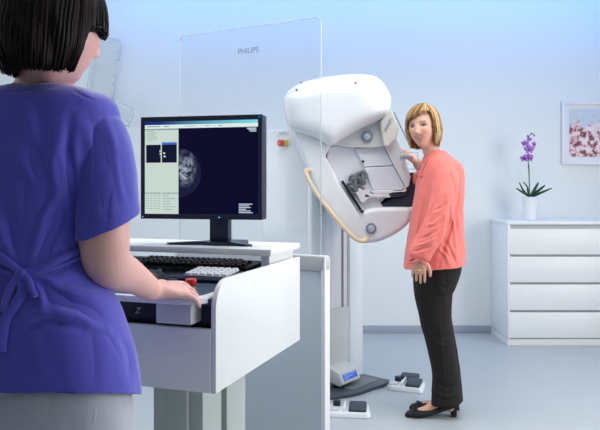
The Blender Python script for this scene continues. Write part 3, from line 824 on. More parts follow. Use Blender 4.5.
# display wedge
bm = bmesh.new()
zz = [(.01,.050),(-.075,.035),(-.100,.052),(-.070,.120),(.01,.148)]
xa, xb = -.395, -.185
A = [bm.verts.new(CM @ Vector((xa, y, z))) for y, z in zz]; B = [bm.verts.new(CM @ Vector((xb, y, z))) for y, z in zz]
bm.faces.new(A); bm.faces.new(B[::-1])
for k in range(5): bm.faces.new((A[k], B[k], B[(k+1)%5], A[(k+1)%5]))
bmesh.ops.recalc_face_normals(bm, faces=bm.faces[:])
bmesh.ops.bevel(bm, geom=bm.edges[:], offset=.008, segments=3, profile=.5, affect='EDGES')
obj('display_housing', bm, WARMG, mm_)
up_ = Vector((0,.030,.068)).normalized(); n_ = Vector((1,0,0)).cross(up_)
Mx = CM @ basis((-.290, -.0855, .086), (1,0,0), up_, n_)
box('display_screen', (-.078,-.020,-.002), (.078,.020,.002), emis('lcd blue', (.06,.13,.62), 1.0), mm_, .001, M=Mx)
bm = bmesh.new()
for i, (a_, b_, z_) in enumerate(((-.07,-.01,.012),(.0,.06,.012),(-.07,.03,.0),(-.07,-.02,-.012))): add_box(bm, (a_,z_-.0025,.0018), (b_,z_+.0025,.0028), Mx)
obj('display_text', bm, emis('lcd light', (.3,.42,.85), 1), mm_)
# plate and emergency stop on the column side
SM = basis(B_+ex*-.58+ey*.40, -ey, (0,0,1), -ex)      # x towards the room front along the side, y up, z out
def sidept(px, py):
    o_ = Vector((0,0,EYE)); dr_ = P(px,py,1)-o_; n2 = -ex; q0 = B_+ex*-.58
    t = (q0-o_).dot(n2)/dr_.dot(n2); w_ = o_+dr_*t
    return SM.inverted() @ w_
s_ = sidept(283, 133)
box('name_plate', (s_.x-.045, s_.y-.011, -.001), (s_.x+.045, s_.y+.011, .004), INNER, mm_, .001, M=SM)
add_text('PHILIPS', .019, LOGO, mm_, SM @ Matrix.Translation((s_.x, s_.y, .0044)))
s_ = sidept(283.5, 143.5)
eb_ = bpy.data.objects.new('stop_button', None); C.objects.link(eb_); eb_.parent = mm_; eb_['label'] = 'red stop button on a yellow housing'
box('button_housing', (s_.x+.0, s_.y-.020, 0), (s_.x+.040, s_.y+.020, .022), YEL, eb_, .004, M=SM)
cyl('knob', SM @ Vector((s_.x+.005, s_.y, .01)), SM @ Vector((s_.x+.005, s_.y, .048)), .022, RED, eb_, n=24, bev=.004)
reparent_world(mm_)
for a_ in dials: dial(*a_)
bm = bmesh.new()
for (x, y, d) in ((296.5,88.5,3.99),(300.5,84,4.13),(355,83,3.93),(359,77,4.07)):
    s_ = bpy.data.objects.new('x', None); bpy.data.objects.remove(s_)
off = Vector((-.30,-4.6,0))
for (x, y, d, r_) in ((296.5,90,3.925,.006),(355.5,83,3.915,.006),(359.5,76.5,4.075,.006),(301,82.5,4.085,.005),(362,211.5,3.965,.011),(363,161.5,4.018,.008)):
    cyl('screw', P(x,y,d)+off, P(x,y,d)+off+Vector((0,-.010,0)), r_, DARKG, mm_, n=14, bev=.001)

# ================================================================== foot pedals
def pedal(name_label, px, py, rz, sc=1.0, long=True):
    d = EYE*F/(py-CY)
    c = P(px, py, d); c.z = 0
    t = thing('foot_pedal', name_label, 'foot switch', c, rz, 'foot pedals on the floor')
    bm = bmesh.new(); poly = [(-.115,-.05),(-.09,-.075),(.10,-.07),(.115,-.055),(.105,.06),(.09,.075),(-.09,.07),(-.11,.05)]
    A = [bm.verts.new((x,y,0)) for x,y in poly]; B = [bm.verts.new((x*.95,y*.93,.026)) for x,y in poly]
    bm.faces.new(A[::-1]); bm.faces.new(B)
    for k in range(8): bm.faces.new((A[k],A[(k+1)%8],B[(k+1)%8],B[k]))
    bmesh.ops.bevel(bm, geom=bm.edges[:], offset=.005, segments=2, profile=.5, affect='EDGES')
    obj('base', bm, GANTRY, t)
    Mp = Matrix.Rotation(.10, 4, 'X')
    box('pedal', (-.0,-.055,.026), (.09,.045,.046), DARKG, t, .008, M=Mp, seg=3)
    if long: box('pedal', (-.06,.075-.02,.02), (.055,.12,.042), DARKG, t, .008, M=Mp, seg=3)
    box('divider', (-.028,-.06,.02), (-.015,.06,.045), GANTRY, t, .004)
    cyl('knob', (-.065,.03,.022), (-.065,.03,.052), .020, BLACK, t, n=20, bev=.005)
    box('side_ridge', (-.10,-.055,.02), (-.05,-.01,.036), GREYP, t, .005)
    t.scale = (1.02 if long else 1.1, 1.3 if long else 1.25, 1.15)
    return t
pedal('white foot pedal unit with two dark pads beside the dark machine base plate', 407, 388, -.35)
pedal('white foot pedal unit with one dark pad beside the foot of the glass shield', 349, 413, -.12, long=False)

# ================================================================== dresser, orchid, picture
dr = thing('chest_of_drawers', 'white chest of four drawers standing against the back wall', 'chest of drawers', (1.672, 5.5, 0))
DW = 1.0
box('carcass', (0, .0, .05), (.018, .498, .975), PANEL, dr, .001)
box('carcass_side', (DW-.018, 0, .05), (DW, .498, .975), PANEL, dr, .001)
box('top', (-.006, -.004, .975), (DW+.006, .498, 1.0), PANEL, dr, .002)
box('back', (.018, .48, .05), (DW-.018, .498, .975), PANEL, dr, .001)
box('plinth', (0, .012, 0), (DW, .498, .055), PANEL, dr, .001)
box('interior', (.018, .03, .055), (DW-.018, .47, .97), GREYP, dr, 0)
zz = .060; hh = (.955-.060)/4
for i in range(4):
    o = box('drawer', (.012, -.004, zz+i*hh+.004), (DW-.012, .022, zz+(i+1)*hh-.014), PANEL, dr, .003)
po = P(530, 215, 5.74); po.z = 1.0
orc = thing('potted_orchid', 'purple orchid in a white pot on the chest of drawers', 'plant', po)
bm = bmesh.new(); prf = [(.0,.0),(.048,.0),(.052,.004),(.064,.185),(.066,.193),(.062,.196),(.058,.190),(.054,.165),(0,.165)]
n = 36; rings = []
for (r_, z_) in prf:
    rings.append([bm.verts.new((r_*math.cos(2*PI*k/n), r_*math.sin(2*PI*k/n), z_)) for k in range(n)] if r_ > 0 else [bm.verts.new((0,0,z_))])
for i in range(len(rings)-1):
    A, B = rings[i], rings[i+1]
    for k in range(n):
        if len(A) == 1: bm.faces.new((A[0], B[(k+1)%n], B[k]))
        elif len(B) == 1: bm.faces.new((A[k], A[(k+1)%n], B[0]))
        else: bm.faces.new((A[k], A[(k+1)%n], B[(k+1)%n], B[k]))
obj('pot', bm, mat('glazed white', (.84,.85,.88), .15, coat=.5), orc)
cyl('soil', (0,0,.16), (0,0,.172), .055, mat('bark soil', (.06,.04,.03), .9, var=.4, vscale=60, bump=(80,.8,.01)), orc)
GREEN = mat('orchid leaf', (.025,.085,.04), .35, var=.3, vscale=10)
S_ = 684/5.74
def o3(px, py, dy=0): return Vector(((px-530)/S_, dy, (215-py)/S_))
def leaf(p0, p1, p2, w):
    bm = bmesh.new(); pts = catmull([p0, p1, p2], 8); N_ = len(pts)
    prev = None
    for i, p in enumerate(pts):
        t = i/(N_-1); wd = w*math.sin(PI*(t*.86+.08))**.7
        T_ = (pts[min(i+1,N_-1)]-pts[max(i-1,0)]).normalized(); sd = T_.cross(Vector((0,-.75,.6))).normalized(); nn = T_.cross(sd).normalized()
        if nn.z < 0: nn = -nn
        rowu = [bm.verts.new(p+sd*wd*s_+nn*(.25*wd*abs(s_)+h_)) for s_, h_ in ((-1,0),(-.5,.001),(0,.0),(.5,.001),(1,0),(.5,-.0025),(0,-.003),(-.5,-.0025))]
        if prev:
            for k in range(8): bm.faces.new((prev[k], prev[(k+1)%8], rowu[(k+1)%8], rowu[k]))
        else: bm.faces.new(rowu[::-1])
        prev = rowu
    bm.faces.new(prev)
    return obj('leaf', bm, GREEN, orc, True)
for a_, b_, w in (((523,186),(517,177.5),.014),((523,188.5),(514.3,183),.013),((526.5,183),(521,177),.011),((533,185),(536.5,177),.012),((535.5,187.5),(543.5,180),.014),((538,189),(550,183),.012)):
    leaf(o3(529.5+random.uniform(-1,1.5),192.5,random.uniform(-.01,.01)), o3(*a_, random.uniform(-.03,.0)), o3(*b_, random.uniform(-.06,-.02)), w)
stem_pts = [o3(529,193),o3(529.3,178),o3(528.5,165,-.005),o3(527.5,150,-.01),o3(527,138,-.01),o3(528.5,131,-.012),o3(532,128.5,-.015),o3(534,130,-.015)]
tube('stem', stem_pts, [.0045,.0045,.004,.004,.0035,.003,.0025,.002], mat('orchid stem', (.05,.09,.045), .5), orc, 8, sub=5)
tube('support_stake', [o3(530,193,.006), o3(529.2,160,.004)], .003, mat('stake dark', (.03,.04,.03), .6), orc, 8)
ORP = mat('orchid petal', (.50,.22,.70), .5, var=.25, vscale=25, sss=0)
ORC2 = mat('orchid lip', (.42,.05,.30), .5)
def flower(px, py, dy, s, yaw, pit):
    e = bpy.data.objects.new('flower', None); C.objects.link(e); e.parent = orc; e.location = o3(px,py,dy); e.rotation_euler = (pit, 0, yaw)
    bm = bmesh.new()
    for ang, ln, wd in ((90,.042,.019),(18,.046,.030),(162,.046,.030),(-48,.040,.018),(-132,.040,.018)):
        a_ = math.radians(ang); dv = Vector((math.cos(a_), 0, math.sin(a_))); sv = Vector((-math.sin(a_), 0, math.cos(a_)))
        prev = None
        for k in range(8):
            t = k/7; w_ = wd*math.sin(PI*(t*.88+.06))**.8*.62
            c_ = dv*ln*t+Vector((0,-.010*math.sin(t*PI*.7)+.002,0))
            row = [bm.verts.new((c_+sv*w_*s_+Vector((0,o_,0)))*s) for s_, o_ in ((-1,.003),(0,-.002),(1,.003),(0,.0005))]
            if prev:
                for j in range(4): bm.faces.new((prev[j], prev[(j+1)%4], row[(j+1)%4], row[j]))
            else: bm.faces.new(row[::-1])
            prev = row
        bm.faces.new(prev)
    obj('petals', bm, ORP, e, True)
    bm = bmesh.new(); add_ellipsoid(bm, (0,-.012*s,-.006*s), (.008*s,.012*s,.012*s), u=12, v=8); obj('flower_lip', bm, ORC2, e, True)
flower(526.5,152.5,-.04,1.0,.25,-.1); flower(523.5,153.5,-.02,.8,-.6,.1); flower(529.5,153,-.03,.75,.7,.1)
flower(527,144.5,-.05,1.0,-.1,.0); flower(524,138.5,-.03,.75,-.5,.15); flower(532.5,139.5,-.03,.7,.6,.0); flower(528,134.5,-.03,.55,.1,-.1)
for (x, y) in ((533.5,130.5),(531,128.5),(527,131)):
    bm = bmesh.new(); add_ellipsoid(bm, o3(x,y,-.015), (.007,.007,.009), u=12, v=8); obj('bud', bm, mat('orchid bud', (.12,.08,.16), .5), orc, True)

pf = thing('picture_frame', 'white framed print of pink blossom hanging on the back wall', 'picture', (2.29, 6.0, 1.475))
PW, PH = .72, .555
bm = bmesh.new()
for a_, b_ in (((0,-.028,0),(.028,0,PH)), ((PW-.028,-.028,0),(PW,0,PH)), ((.028,-.028,0),(PW-.028,0,.028)), ((.028,-.028,PH-.028),(PW-.028,0,PH))): add_box(bm, a_, b_, None, .003, 2)
obj('frame', bm, WHITE, pf)
box('mount', (.028,-.014,.028), (PW-.028,-.008,PH-.028), mat('mount card', (.82,.85,.90), .7), pf, 0)
mp2 = bpy.data.materials.new('blossom print'); mp2.use_nodes = True; nt = mp2.node_tree; bs = nt.nodes['Principled BSDF']; bs.inputs['Roughness'].default_value = .5
tc = nt.nodes.new('ShaderNodeTexCoord')
def nn(t): return nt.nodes.new(t)
sep = nn('ShaderNodeSeparateXYZ'); nt.links.new(tc.outputs['Generated'], sep.inputs[0])
vo = nn('ShaderNodeTexVoronoi'); vo.inputs['Scale'].default_value = 16; vo.inputs['Randomness'].default_value = 1; nt.links.new(tc.outputs['Object'], vo.inputs['Vector'])
nz = nn('ShaderNodeTexNoise'); nz.inputs['Scale'].default_value = 9; nz.inputs['Detail'].default_value = 5; nt.links.new(tc.outputs['Object'], nz.inputs['Vector'])
nz2 = nn('ShaderNodeTexNoise'); nz2.inputs['Scale'].default_value = 26; nz2.inputs['Detail'].default_value = 3; nt.links.new(tc.outputs['Object'], nz2.inputs['Vector'])
c1 = nn('ShaderNodeValToRGB'); nt.links.new(nz2.outputs['Fac'], c1.inputs[0])
e_ = c1.color_ramp.elements; e_[0].position = .36; e_[0].color = (.10,.04,.04,1); e_[1].position = .60; e_[1].color = (.85,.76,.78,1)
x_ = e_.new(.43); x_.color = (.36,.10,.12,1); x_ = e_.new(.51); x_.color = (.80,.50,.54,1)
a1 = nn('ShaderNodeMath'); a1.operation = 'MULTIPLY_ADD'; nt.links.new(sep.outputs[2], a1.inputs[0]); a1.inputs[1].default_value = -.62; 
nt.links.new(nz.outputs['Fac'], a1.inputs[2])
c2 = nn('ShaderNodeValToRGB'); c2.color_ramp.elements[0].position = .02; c2.color_ramp.elements[1].position = .16; nt.links.new(a1.outputs[0], c2.inputs[0])
mx = nn('ShaderNodeMix'); mx.data_type = 'RGBA'; nt.links.new(c2.outputs[0], mx.inputs[0]); mx.inputs[6].default_value = (.60,.67,.76,1); nt.links.new(c1.outputs[0], mx.inputs[7])
nt.links.new(mx.outputs[2], bs.inputs['Base Color'])
box('print', (.068,-.017,.068), (PW-.068,-.0135,PH-.068), mp2, pf, 0)


# ================================================================== clear paddles on a wall rack
rk = thing('paddle_rack', 'wall rack behind the operator\'s head holding clear paddles', 'rack', (-1.86, 6.0, 1.80))
box('rail', (-.20,-.035,-.02), (.16,0,.02), WHITE, rk, .004)
for x in (-.12,.02):
    cyl('hook', (x,-.03,0), (x,-.16,.01), .006, METAL, rk, n=12)
def acr_paddle(label, px, py, d, w, h, dep, rot, yaw, plate):
    t = thing('compression_paddle', label, 'paddle', P(px,py,d), 0, 'clear paddles on the wall'); t.rotation_euler = (0, rot, yaw)
    pl = [(-w/2,0)]+arc(-w/2+.05,h-.05,.05,180,90,5)+arc(w/2-.05,h-.05,.05,90,0,5)+[(w/2,0)]
    outline_prism('plate', pl, 'y', 0, .004, ACRYL, t, 0)
    n = len(pl)
    bm = bmesh.new()
    for k in range(n):
        a_, b_ = pl[k], pl[(k+1)%n]
        add_cyl(bm, (a_[0],0,a_[1]), (b_[0],0,b_[1]), .0045, n=6); add_cyl(bm, (a_[0],-dep,a_[1]), (b_[0],-dep,b_[1]), .004, n=6)
    obj('rim', bm, ACRYE, t, True)
    bm = bmesh.new()
    for k in range(n):
        a_, b_ = pl[k], pl[(k+1)%n]
        vs = [bm.verts.new(v) for v in ((a_[0],0,a_[1]),(b_[0],0,b_[1]),(b_[0],-dep,b_[1]),(a_[0],-dep,a_[1]))]; bm.faces.new(vs)
    r_ = bmesh.ops.solidify(bm, geom=bm.faces[:], thickness=.003)
    obj('side_wall', bm, ACRYL, t)
    bm = bmesh.new()
    for k in range(5): add_cyl(bm, (w/2-.03,-.002,h*.25+k*h*.14), (w/2-.03,-.006,h*.25+k*h*.14), .007, n=10)
    obj('hole_marks', bm, ACRYE, t)
    return t
acr_paddle('tall clear acrylic paddle hanging on the wall beside the operator\'s face', 101, 98, 5.985, .23, .52, .05, .15, 0, 1)
acr_paddle('short wide clear acrylic paddle below the tall clear one on the wall', 111, 121, 5.925, .34, .17, .08, .30, .0, 1)

# ================================================================== people
SKIN = vcol_mat('skin', .48, sss=.12, bump=(350,.08,.0006))
HAIRM = vcol_mat('hair strands', .45, spec=.13)
def cloth(name, col, rough=.8, weave=900, var=.05, sheen=.25):
    return mat(name, col, rough, bump=(weave,.12,.0006), var=var, vscale=14, sheen=sheen)
SCRUB = cloth('violet scrub cotton', (.078,.074,.49), .78, sheen=.6)
TROUW = cloth('off white trousers', (.43,.44,.52), .8)
CORAL = cloth('coral blouse', (.86,.20,.17), .6, sheen=.2)
BROWN = cloth('dark brown trousers', (.010,.0065,.0065), .85, sheen=.01)
SUEDE = mat('black suede', (.008,.008,.010), .7)

# ---------------------------------------------------------------- nurse
nurse = thing('person', 'person in a violet scrub top seen from behind, hand resting on the workstation', 'person', (-.56, 1.42, 0))
SKN = (.78,.45,.41)
nf = Vector((.60,.79,-.10))
hN = head_frame(P(53, 27, 1.375), nf)
bm = bmesh.new()
add_head(bm, hN, 1.02)
# neck
cN, rN, fN, uN = hN
nk0 = P(50, 92, 1.42)
add_tube(bm, [P(36,112,1.43), P(44,90,1.42), P(50,66,1.40), cN-uN*.03-fN*.015], [(.075,.065),(.060,.056),(.053,.054),(.056,.06)], 28, side=(1,0,0))
# torso under the clothes
trs = [(P(44,93,1.42), .07,.055),(P(36,104,1.42), .145,.075),(P(30,130,1.42), .165,.090),(P(28,170,1.42), .16,.10),(P(25,215,1.42), .130,.090),(P(23,260,1.42), .130,.090),(P(24,320,1.42), .165,.105),(P(26,370,1.42), .175,.115),(P(26,430,1.42), .165,.11)]
YN = -.16
ring_loft(bm, lerp_rings(trs), 36, YN)
sh_r = P(86,128,1.41)
elb = P(108,263,1.395)
wr = P(153,290.5,1.645)
armp = catmull([sh_r, P(101,180,1.375), P(104,232,1.365), elb, P(131,276.5,1.53), wr], 5)
armr = []
for k in range(26):
    t = k/25*5; ctrl = [(.042,.042),(.048,.048),(.050,.050),(.048,.048),(.037,.037),(.025,.025)]
    i = min(int(t), 4); q_ = t-i
    armr.append(tuple(ctrl[i][j]*(1-q_)+ctrl[i+1][j]*q_ for j in (0,1)))
add_tube(bm, armp, armr, 28, side=None)
tip = P(198, 289, 1.80)
hd = (tip-wr).normalized()
hd = Vector((.74,.66,-.035)).normalized()
hand(bm, wr+hd*.004, hd, Vector((.02,-.38,.92)), [(.16,.28,.22),(.22,.32,.28),(.28,.36,.30),(.34,.38,.3)], spread=.12, thumb=(-1,.35), s=.97)
# the far arm hangs beside the body
lsh = P(-42,122,1.44)
add_tube(bm, catmull([lsh, P(-62,200,1.44), P(-66,262,1.42), P(-60,330,1.36), P(-52,382,1.33)], 4), [(.056,.054)]*5+[(.048,.048)]*4+[(.043,.043)]*4+[(.034,.034)]*3+[(.027,.030)], 20)
hand(bm, P(-52,384,1.33), Vector((.05,.02,-1)), Vector((-1,-.1,0)), [.25,.3,.35,.4], thumb=(1,.3))
# legs and feet
for sg, px in ((1, 66), (-1, -14)):
    hp = P(px*.8+4, 405, 1.42); kn = Vector((-.56+sg*.095, 1.43, .50)); an = Vector((-.56+sg*.10, 1.45, .09))
    add_tube(bm, catmull([hp, kn, an], 6), [(.085,.085)]*3+[(.075,.075)]*3+[(.055,.055)]*3+[(.045,.048)]*3+[(.036,.038)], 20)
    add_tube(bm, [an+Vector((0,-.03,-.045)), an+Vector((0,.06,-.05)), an+Vector((0,.15,-.062))], [(.036,.036),(.040,.032),(.036,.02)], 16, side=(1,0,0))
me = bake(bm, .0028, 4)
paint_head(me, hN, SKN, 1.02, face=True)
body = link('body', me, SKIN, nurse)

# scrub top
bm = bmesh.new()
tr = [(P(46,87.5,1.415), .080,.066),(P(43,90,1.415), .098,.075),(P(38,96,1.415), .140,.088),(P(34,106,1.415), .172,.100),(P(31,130,1.42), .186,.112),(P(29,165,1.42), .180,.122),(P(25,210,1.42), .160,.118),(P(22,250,1.42), .156,.116),(P(24,276,1.42), .166,.117),(P(28,310,1.42), .196,.126),(P(31,350,1.42), .216,.136),(P(32,394,1.42), .227,.144),(P(32,420,1.42), .229,.146)]
ring_loft(bm, lerp_rings(tr), 48, YN, 2.4)
me = bake(bm, .0042, 8)
me = cut(me, [(P(30,394,1.42), (0,-.31,-1), .40), (P(46,86.8,1.415), (-.10,.34,1), .11)], .0022)
def sleeve(path, rad, cutp, seed, fl):
    bm = bmesh.new(); add_tube(bm, path, rad, 32, side=(0,1,0)); ms_ = bake(bm, .0042, 6)
    ms_ = cut(ms_, [cutp], .0022)
    wrinkle(ms_, .0018, 14, (1,1,.5), seed, True); folds(ms_, fl)
    return ms_
slp = catmull([P(60,118,1.42), P(86,121,1.41), P(102,150,1.395), P(106,190,1.385), P(107.5,222,1.385), P(108,250,1.385)], 5)
slr = [(.050,.046)]*3+[(.062,.058)]*5+[(.068,.062)]*5+[(.072,.063)]*5+[(.076,.065)]*5+[(.080,.067)]*3
hp = P(107,224,1.385)
hv = (P(139,213.5,1.385)-P(76,235.5,1.385)).normalized()
hn = Vector((hv.z, 0, -hv.x)); hn = hn if hn.z < 0 else -hn
hn = (hn+Vector((0,.25,0))).normalized()
SF = [([(76,231),(108,219),(139,208)], 1.0, -.0018), ([(82,118),(90,150),(92,205)], 4, .003), ([(104,112),(116,150),(124,205)], 4, .003), ([(98,135),(106,180),(106,222)], 3.5, -.004), ([(88,140),(84,180),(86,226)], 3, -.0035), ([(116,140),(122,180),(130,205)], 3, -.002)]
slv = sleeve(slp, slr, (hp, hn, .30), 7, SF)
slp2 = catmull([P(6,114,1.425), P(-30,124,1.43), P(-50,165,1.43), P(-58,225,1.43), P(-60,250,1.43)], 5)
slv2 = sleeve(slp2, [(.052,.050)]*4+[(.062,.060)]*7+[(.068,.064)]*6+[(.07,.066)]*4, (P(-58,228,1.43), (0,0,-1), .30), 11, [])
wrinkle(me, .0028, 11, (1.2,1,.5), 3, True)

FN = [
 # shoulder and back drapes
 ([(70,118),(68,150),(74,200),(78,232)], 4, -.007), ([(82,118),(92,150),(95,200)], 6, .004), ([(104,112),(116,150),(122,205)], 5, .004), ([(98,135),(104,180),(102,222)], 4, -.004),
 ([(20,100),(34,130),(42,165)], 5, .003), ([(44,112),(36,150),(42,185)], 6, -.004), ([(58,128),(52,165),(60,205)], 5, .0035), ([(12,150),(34,180),(58,190)], 6, .003),
 ([(64,182),(44,215),(30,262)], 5, .005), ([(70,205),(52,235),(34,268)], 4, -.005), ([(4,190),(12,230),(20,262)], 6, -.004), ([(-10,205),(4,240),(18,266)], 5, .004),
 # waist tie pull folds
 ([(80,262),(56,268),(28,272)], 3, -.005), ([(76,254),(50,262),(28,268)], 3.5, .004), ([(78,276),(52,280),(30,276)], 4, .004),
 ([(30,278),(40,292),(44,312)], 4, .005), ([(34,274),(60,290),(92,296),(118,300)], 5, .005), ([(40,284),(70,306),(112,322)], 6, -.005), ([(6,322),(40,312),(76,314),(104,330)], 5, .006), ([(10,336),(44,322),(80,326)], 4, -.006),
  ([(118,330),(128,350),(131,380)], 4, -.003),
 ([(0,268),(12,272),(22,274)], 3, -.005), ([(-4,258),(10,266),(20,272)], 3, .004),
 # seams
 ([(76,230),(108,219),(139,207)], 1.0, -.0016), ([(0,389),(30,391),(75,392),(132,389)], 1.0, -.0016), ([(-8,93),(16,92),(46,88),(66,87)], 1.0, -.0014),
 ([(68,86),(80,94),(100,104)], 1.2, -.0016), ([(70,112),(84,100),(100,98)], 1.0,.001),
]
folds(me, [(a_, b_, c_*1.35) for a_, b_, c_ in FN])
top = link('scrub_top', me, SCRUB, nurse)
link('sleeve', slv, SCRUB, top); link('sleeve', slv2, SCRUB, top)
# slit at the right hem
# tie strap and bow
def strap(name, pxs, w=.0065, t=.0028, d=None, m=SCRUB):
    pts = [P(x, y, dd) for x, y, dd in pxs]
    return tube(name, pts, (t, w) if False else [(w, t)]*len(pts), m, nurse, 12, True, 0, side=None)
from mathutils.bvhtree import BVHTree
bmt = bmesh.new(); bmt.from_mesh(me); bvh = BVHTree.FromBMesh(bmt); bmt.free()
def onsurf(px, py, lift=.003):
    o_ = Vector((0,0,EYE)); dr_ = (P(px,py,1)-o_).normalized()
    h = bvh.ray_cast(o_, dr_)
    if h[0] is None: return P(px,py,1.35)
    return h[0]+h[1]*lift if h[1].dot(dr_) < 0 else h[0]-h[1]*lift
def surf_strap(name, pl, w=.006, lift=.003):
    pts = catmull([(x, y, 0) for x, y in pl], 5)
    P3 = [onsurf(p.x, p.y, lift) for p in pts]
    for _ in range(3): P3 = [P3[0]]+[(P3[i-1]+P3[i]*2+P3[i+1])/4 for i in range(1, len(P3)-1)]+[P3[-1]]
    bm = bmesh.new(); add_tube(bm, P3, [(w, .0022)]*len(P3), 12, side=None)
    # orient flat side to the cloth
    bm.free(); bm = bmesh.new()
    prev = None
    for i, p in enumerate(P3):
        T_ = (P3[min(i+1,len(P3)-1)]-P3[max(i-1,0)]).normalized()
        out = (Vector((0,0,EYE))-p); out = (out-T_*out.dot(T_)).normalized(); sd = T_.cross(out)
        ring = [bm.verts.new(p+sd*w*a_+out*b_) for a_, b_ in ((-1,0),(-.8,.0022),(0,.0030),(.8,.0022),(1,0),(.8,-.003),(-.8,-.003))]
        if prev:
            for k in range(7): bm.faces.new((prev[k], prev[(k+1)%7], ring[(k+1)%7], ring[k]))
        else: bm.faces.new(ring[::-1])
        prev = ring
    bm.faces.new(prev)
    return obj(name, bm, SCRUB, top, True)
surf_strap('waist_tie', [(22,273),(40,267),(60,259),(76,252),(90,245)], .0065)
surf_strap('waist_tie', [(23,275),(42,271),(60,264),(78,257)], .005)
surf_strap('waist_tie', [(22,272),(10,264),(-6,250)], .007)
surf_strap('waist_tie', [(22,275),(8,273),(-8,270)], .007)
surf_strap('bow_loop', [(22,274),(30,278),(34,288),(38,296)], .006, .007)
surf_strap('bow_loop', [(21,275),(14,284),(9,298),(8,312)], .008, .008)
surf_strap('tie_end', [(23,276),(24,290),(16,306),(8,318),(4,336),(3,352)], .009, .006)
surf_strap('tie_end', [(21,276),(12,290),(4,310),(-4,328)], .008, .005)
bm = bmesh.new(); kc = onsurf(22,274,.006); add_ellipsoid(bm, kc, (.011,.008,.011)); obj('bow_knot', bm, SCRUB, top, True)
# trousers
bm = bmesh.new()
ring_loft(bm, lerp_rings([(P(29,345,1.42), .185,.118),(P(31,380,1.42), .205,.126),(P(32,430,1.42), .216,.130),(Vector((-.556,1.42,.70)), .205,.125)]), 44, YN, 2.4)
for sg in (1,-1):
    a0 = Vector((-.556+sg*.105, 1.42, .72)); 
    add_tube(bm, catmull([a0+Vector((0,0,.08)), a0, Vector((-.556+sg*.11,1.43,.46)), Vector((-.556+sg*.115,1.45,.10)), Vector((-.556+sg*.115,1.45,.03))], 4), [(.102,.118)]*5+[(.095,.105)]*4+[(.085,.095)]*4+[(.078,.09)]*4, 28, side=(1,0,0))
me = bake(bm, .006, 6)
me = cut(me, [(Vector((-.556+sg*.115,1.45,.045)), (0,0,-1), .105) for sg in (1,-1)], .002)
wrinkle(me, .002, 11, (1,1,.5), 5, True)
folds(me, [([(96,398),(92,430)], 4, .004), ([(118,398),(112,430)], 4, -.004),  ([(134,372),(130,400),(126,430)], 2, -.003)])
link('trousers', me, TROUW, nurse)
for sg in (1,-1):
    bm = bmesh.new(); c0 = Vector((-.556+sg*.105, 1.45, 0))
    add_tube(bm, [c0+Vector((0,-.06,.035)), c0+Vector((0,.0,.04)), c0+Vector((sg*.005,.10,.034)), c0+Vector((sg*.008,.165,.026))], [(.036,.034),(.042,.040),(.046,.034),(.038,.024)], 20, side=(1,0,0))
    obj('clog', bm, WHITE, nurse, True)
dk = [(.003,.002,.0025),(.006,.0035,.0035),(.016,.007,.006)]
bob_hair(hN, nurse, HAIRM, dk, n=1500, a=.094, b=.110, top=.132, fringe=(.72,.002), side_ang=1.50, low=(-.10,-.108), chin=-.090, seed=4, tp=5, fr_sweep=.5, width=.0042, tuck=.022, wav=.002)

# ---------------------------------------------------------------- patient
pat = thing('person', 'smiling person in a coral blouse and dark trousers standing beside the mammography machine', 'person', (.80, 3.84, 0))
SKP = (.76,.42,.31)
hP = head_frame(P(423.5, 127.5, 3.82), Vector((-.52,-.85,-.05)), roll=.07)
bm = bmesh.new()
add_head(bm, hP, 1.03)
cP, rP, fP, uP = hP
add_tube(bm, [P(438,170,3.85), P(435,160,3.84), P(430,147,3.835), cP-uP*.03], [(.058,.07),(.050,.054),(.047,.050),(.052,.055)], 28, side=(1,0,0))
ring_loft(bm, lerp_rings([(P(436,158,3.85), .045,.07),(P(440,168,3.85), .07,.11),(P(440,185,3.85), .095,.14),(P(439,215,3.85), .10,.13),(P(440,240,3.85), .105,.145),(P(438,262,3.85), .10,.145),(P(436,276,3.85), .085,.13)]), 32, 0, 2.2)
ls = P(444,178,3.71); le = P(438,217,3.62); lw = P(419.5,257,3.60)
add_tube(bm, catmull([ls, le, lw], 6), [(.040,.040)]*5+[(.036,.036)]*4+[(.030,.032)]*3+[(.024,.027)], 20)
hand(bm, lw, Vector((-.05,.06,-1)), Vector((-.25,-.97,0)), [(.10,.30,.2),(.12,.35,.25),(.16,.4,.3),(.2,.45,.3)], spread=.03, thumb=(-1,.4), s=.97)
rs = P(434,173,3.99); re = P(430,188,4.03); rw = P(417,162.5,4.045)
add_tube(bm, catmull([rs, re, P(424,172,4.04), rw], 5), [(.045,.045)]*6+[(.040,.040)]*5+[(.031,.033)]*4+[(.026,.029)], 20)
hand(bm, rw, Vector((-.78,-.05,.62)), Vector((.45,-.55,.70)), [.25,.3,.35,.35], spread=.07, thumb=(1,.3), s=.95)
lank = P(447,400,3.80); rank = P(450,397,3.92)
for hpx, kx, an_ in ((P(436,272,3.79), P(439,335,3.79), lank), (P(437,272,3.93), P(441,335,3.92), rank)):
    add_tube(bm, catmull([hpx, kx, an_], 6), [(.070,.070)]*3+[(.056,.058)]*4+[(.044,.046)]*4+[(.032,.034)]*2, 24)
def foot(bm, an_, tx):
    # from the raised heel down to the toes
    add_tube(bm, catmull([an_+Vector((.004,0,.0)), an_+Vector((-.035,0,-.012)), an_+Vector((-.095,0,-.040)), Vector((an_.x-.155, an_.y, .030)), Vector((an_.x-.190, an_.y, .022))], 4), [(.031,.033)]*4+[(.027,.027)]*5+[(.028,.016)]*4+[(.022,.007)]*4, 18, side=(0,1,0))
    add_ellipsoid(bm, an_+Vector((.018,0,-.035)), (.028,.024,.030))
foot(bm, lank, 0); foot(bm, rank, 0)
me = bake(bm, .0034, 3)
paint_head(me, hP, SKP, 1.03, face=True)
link('body', me, SKIN, pat)
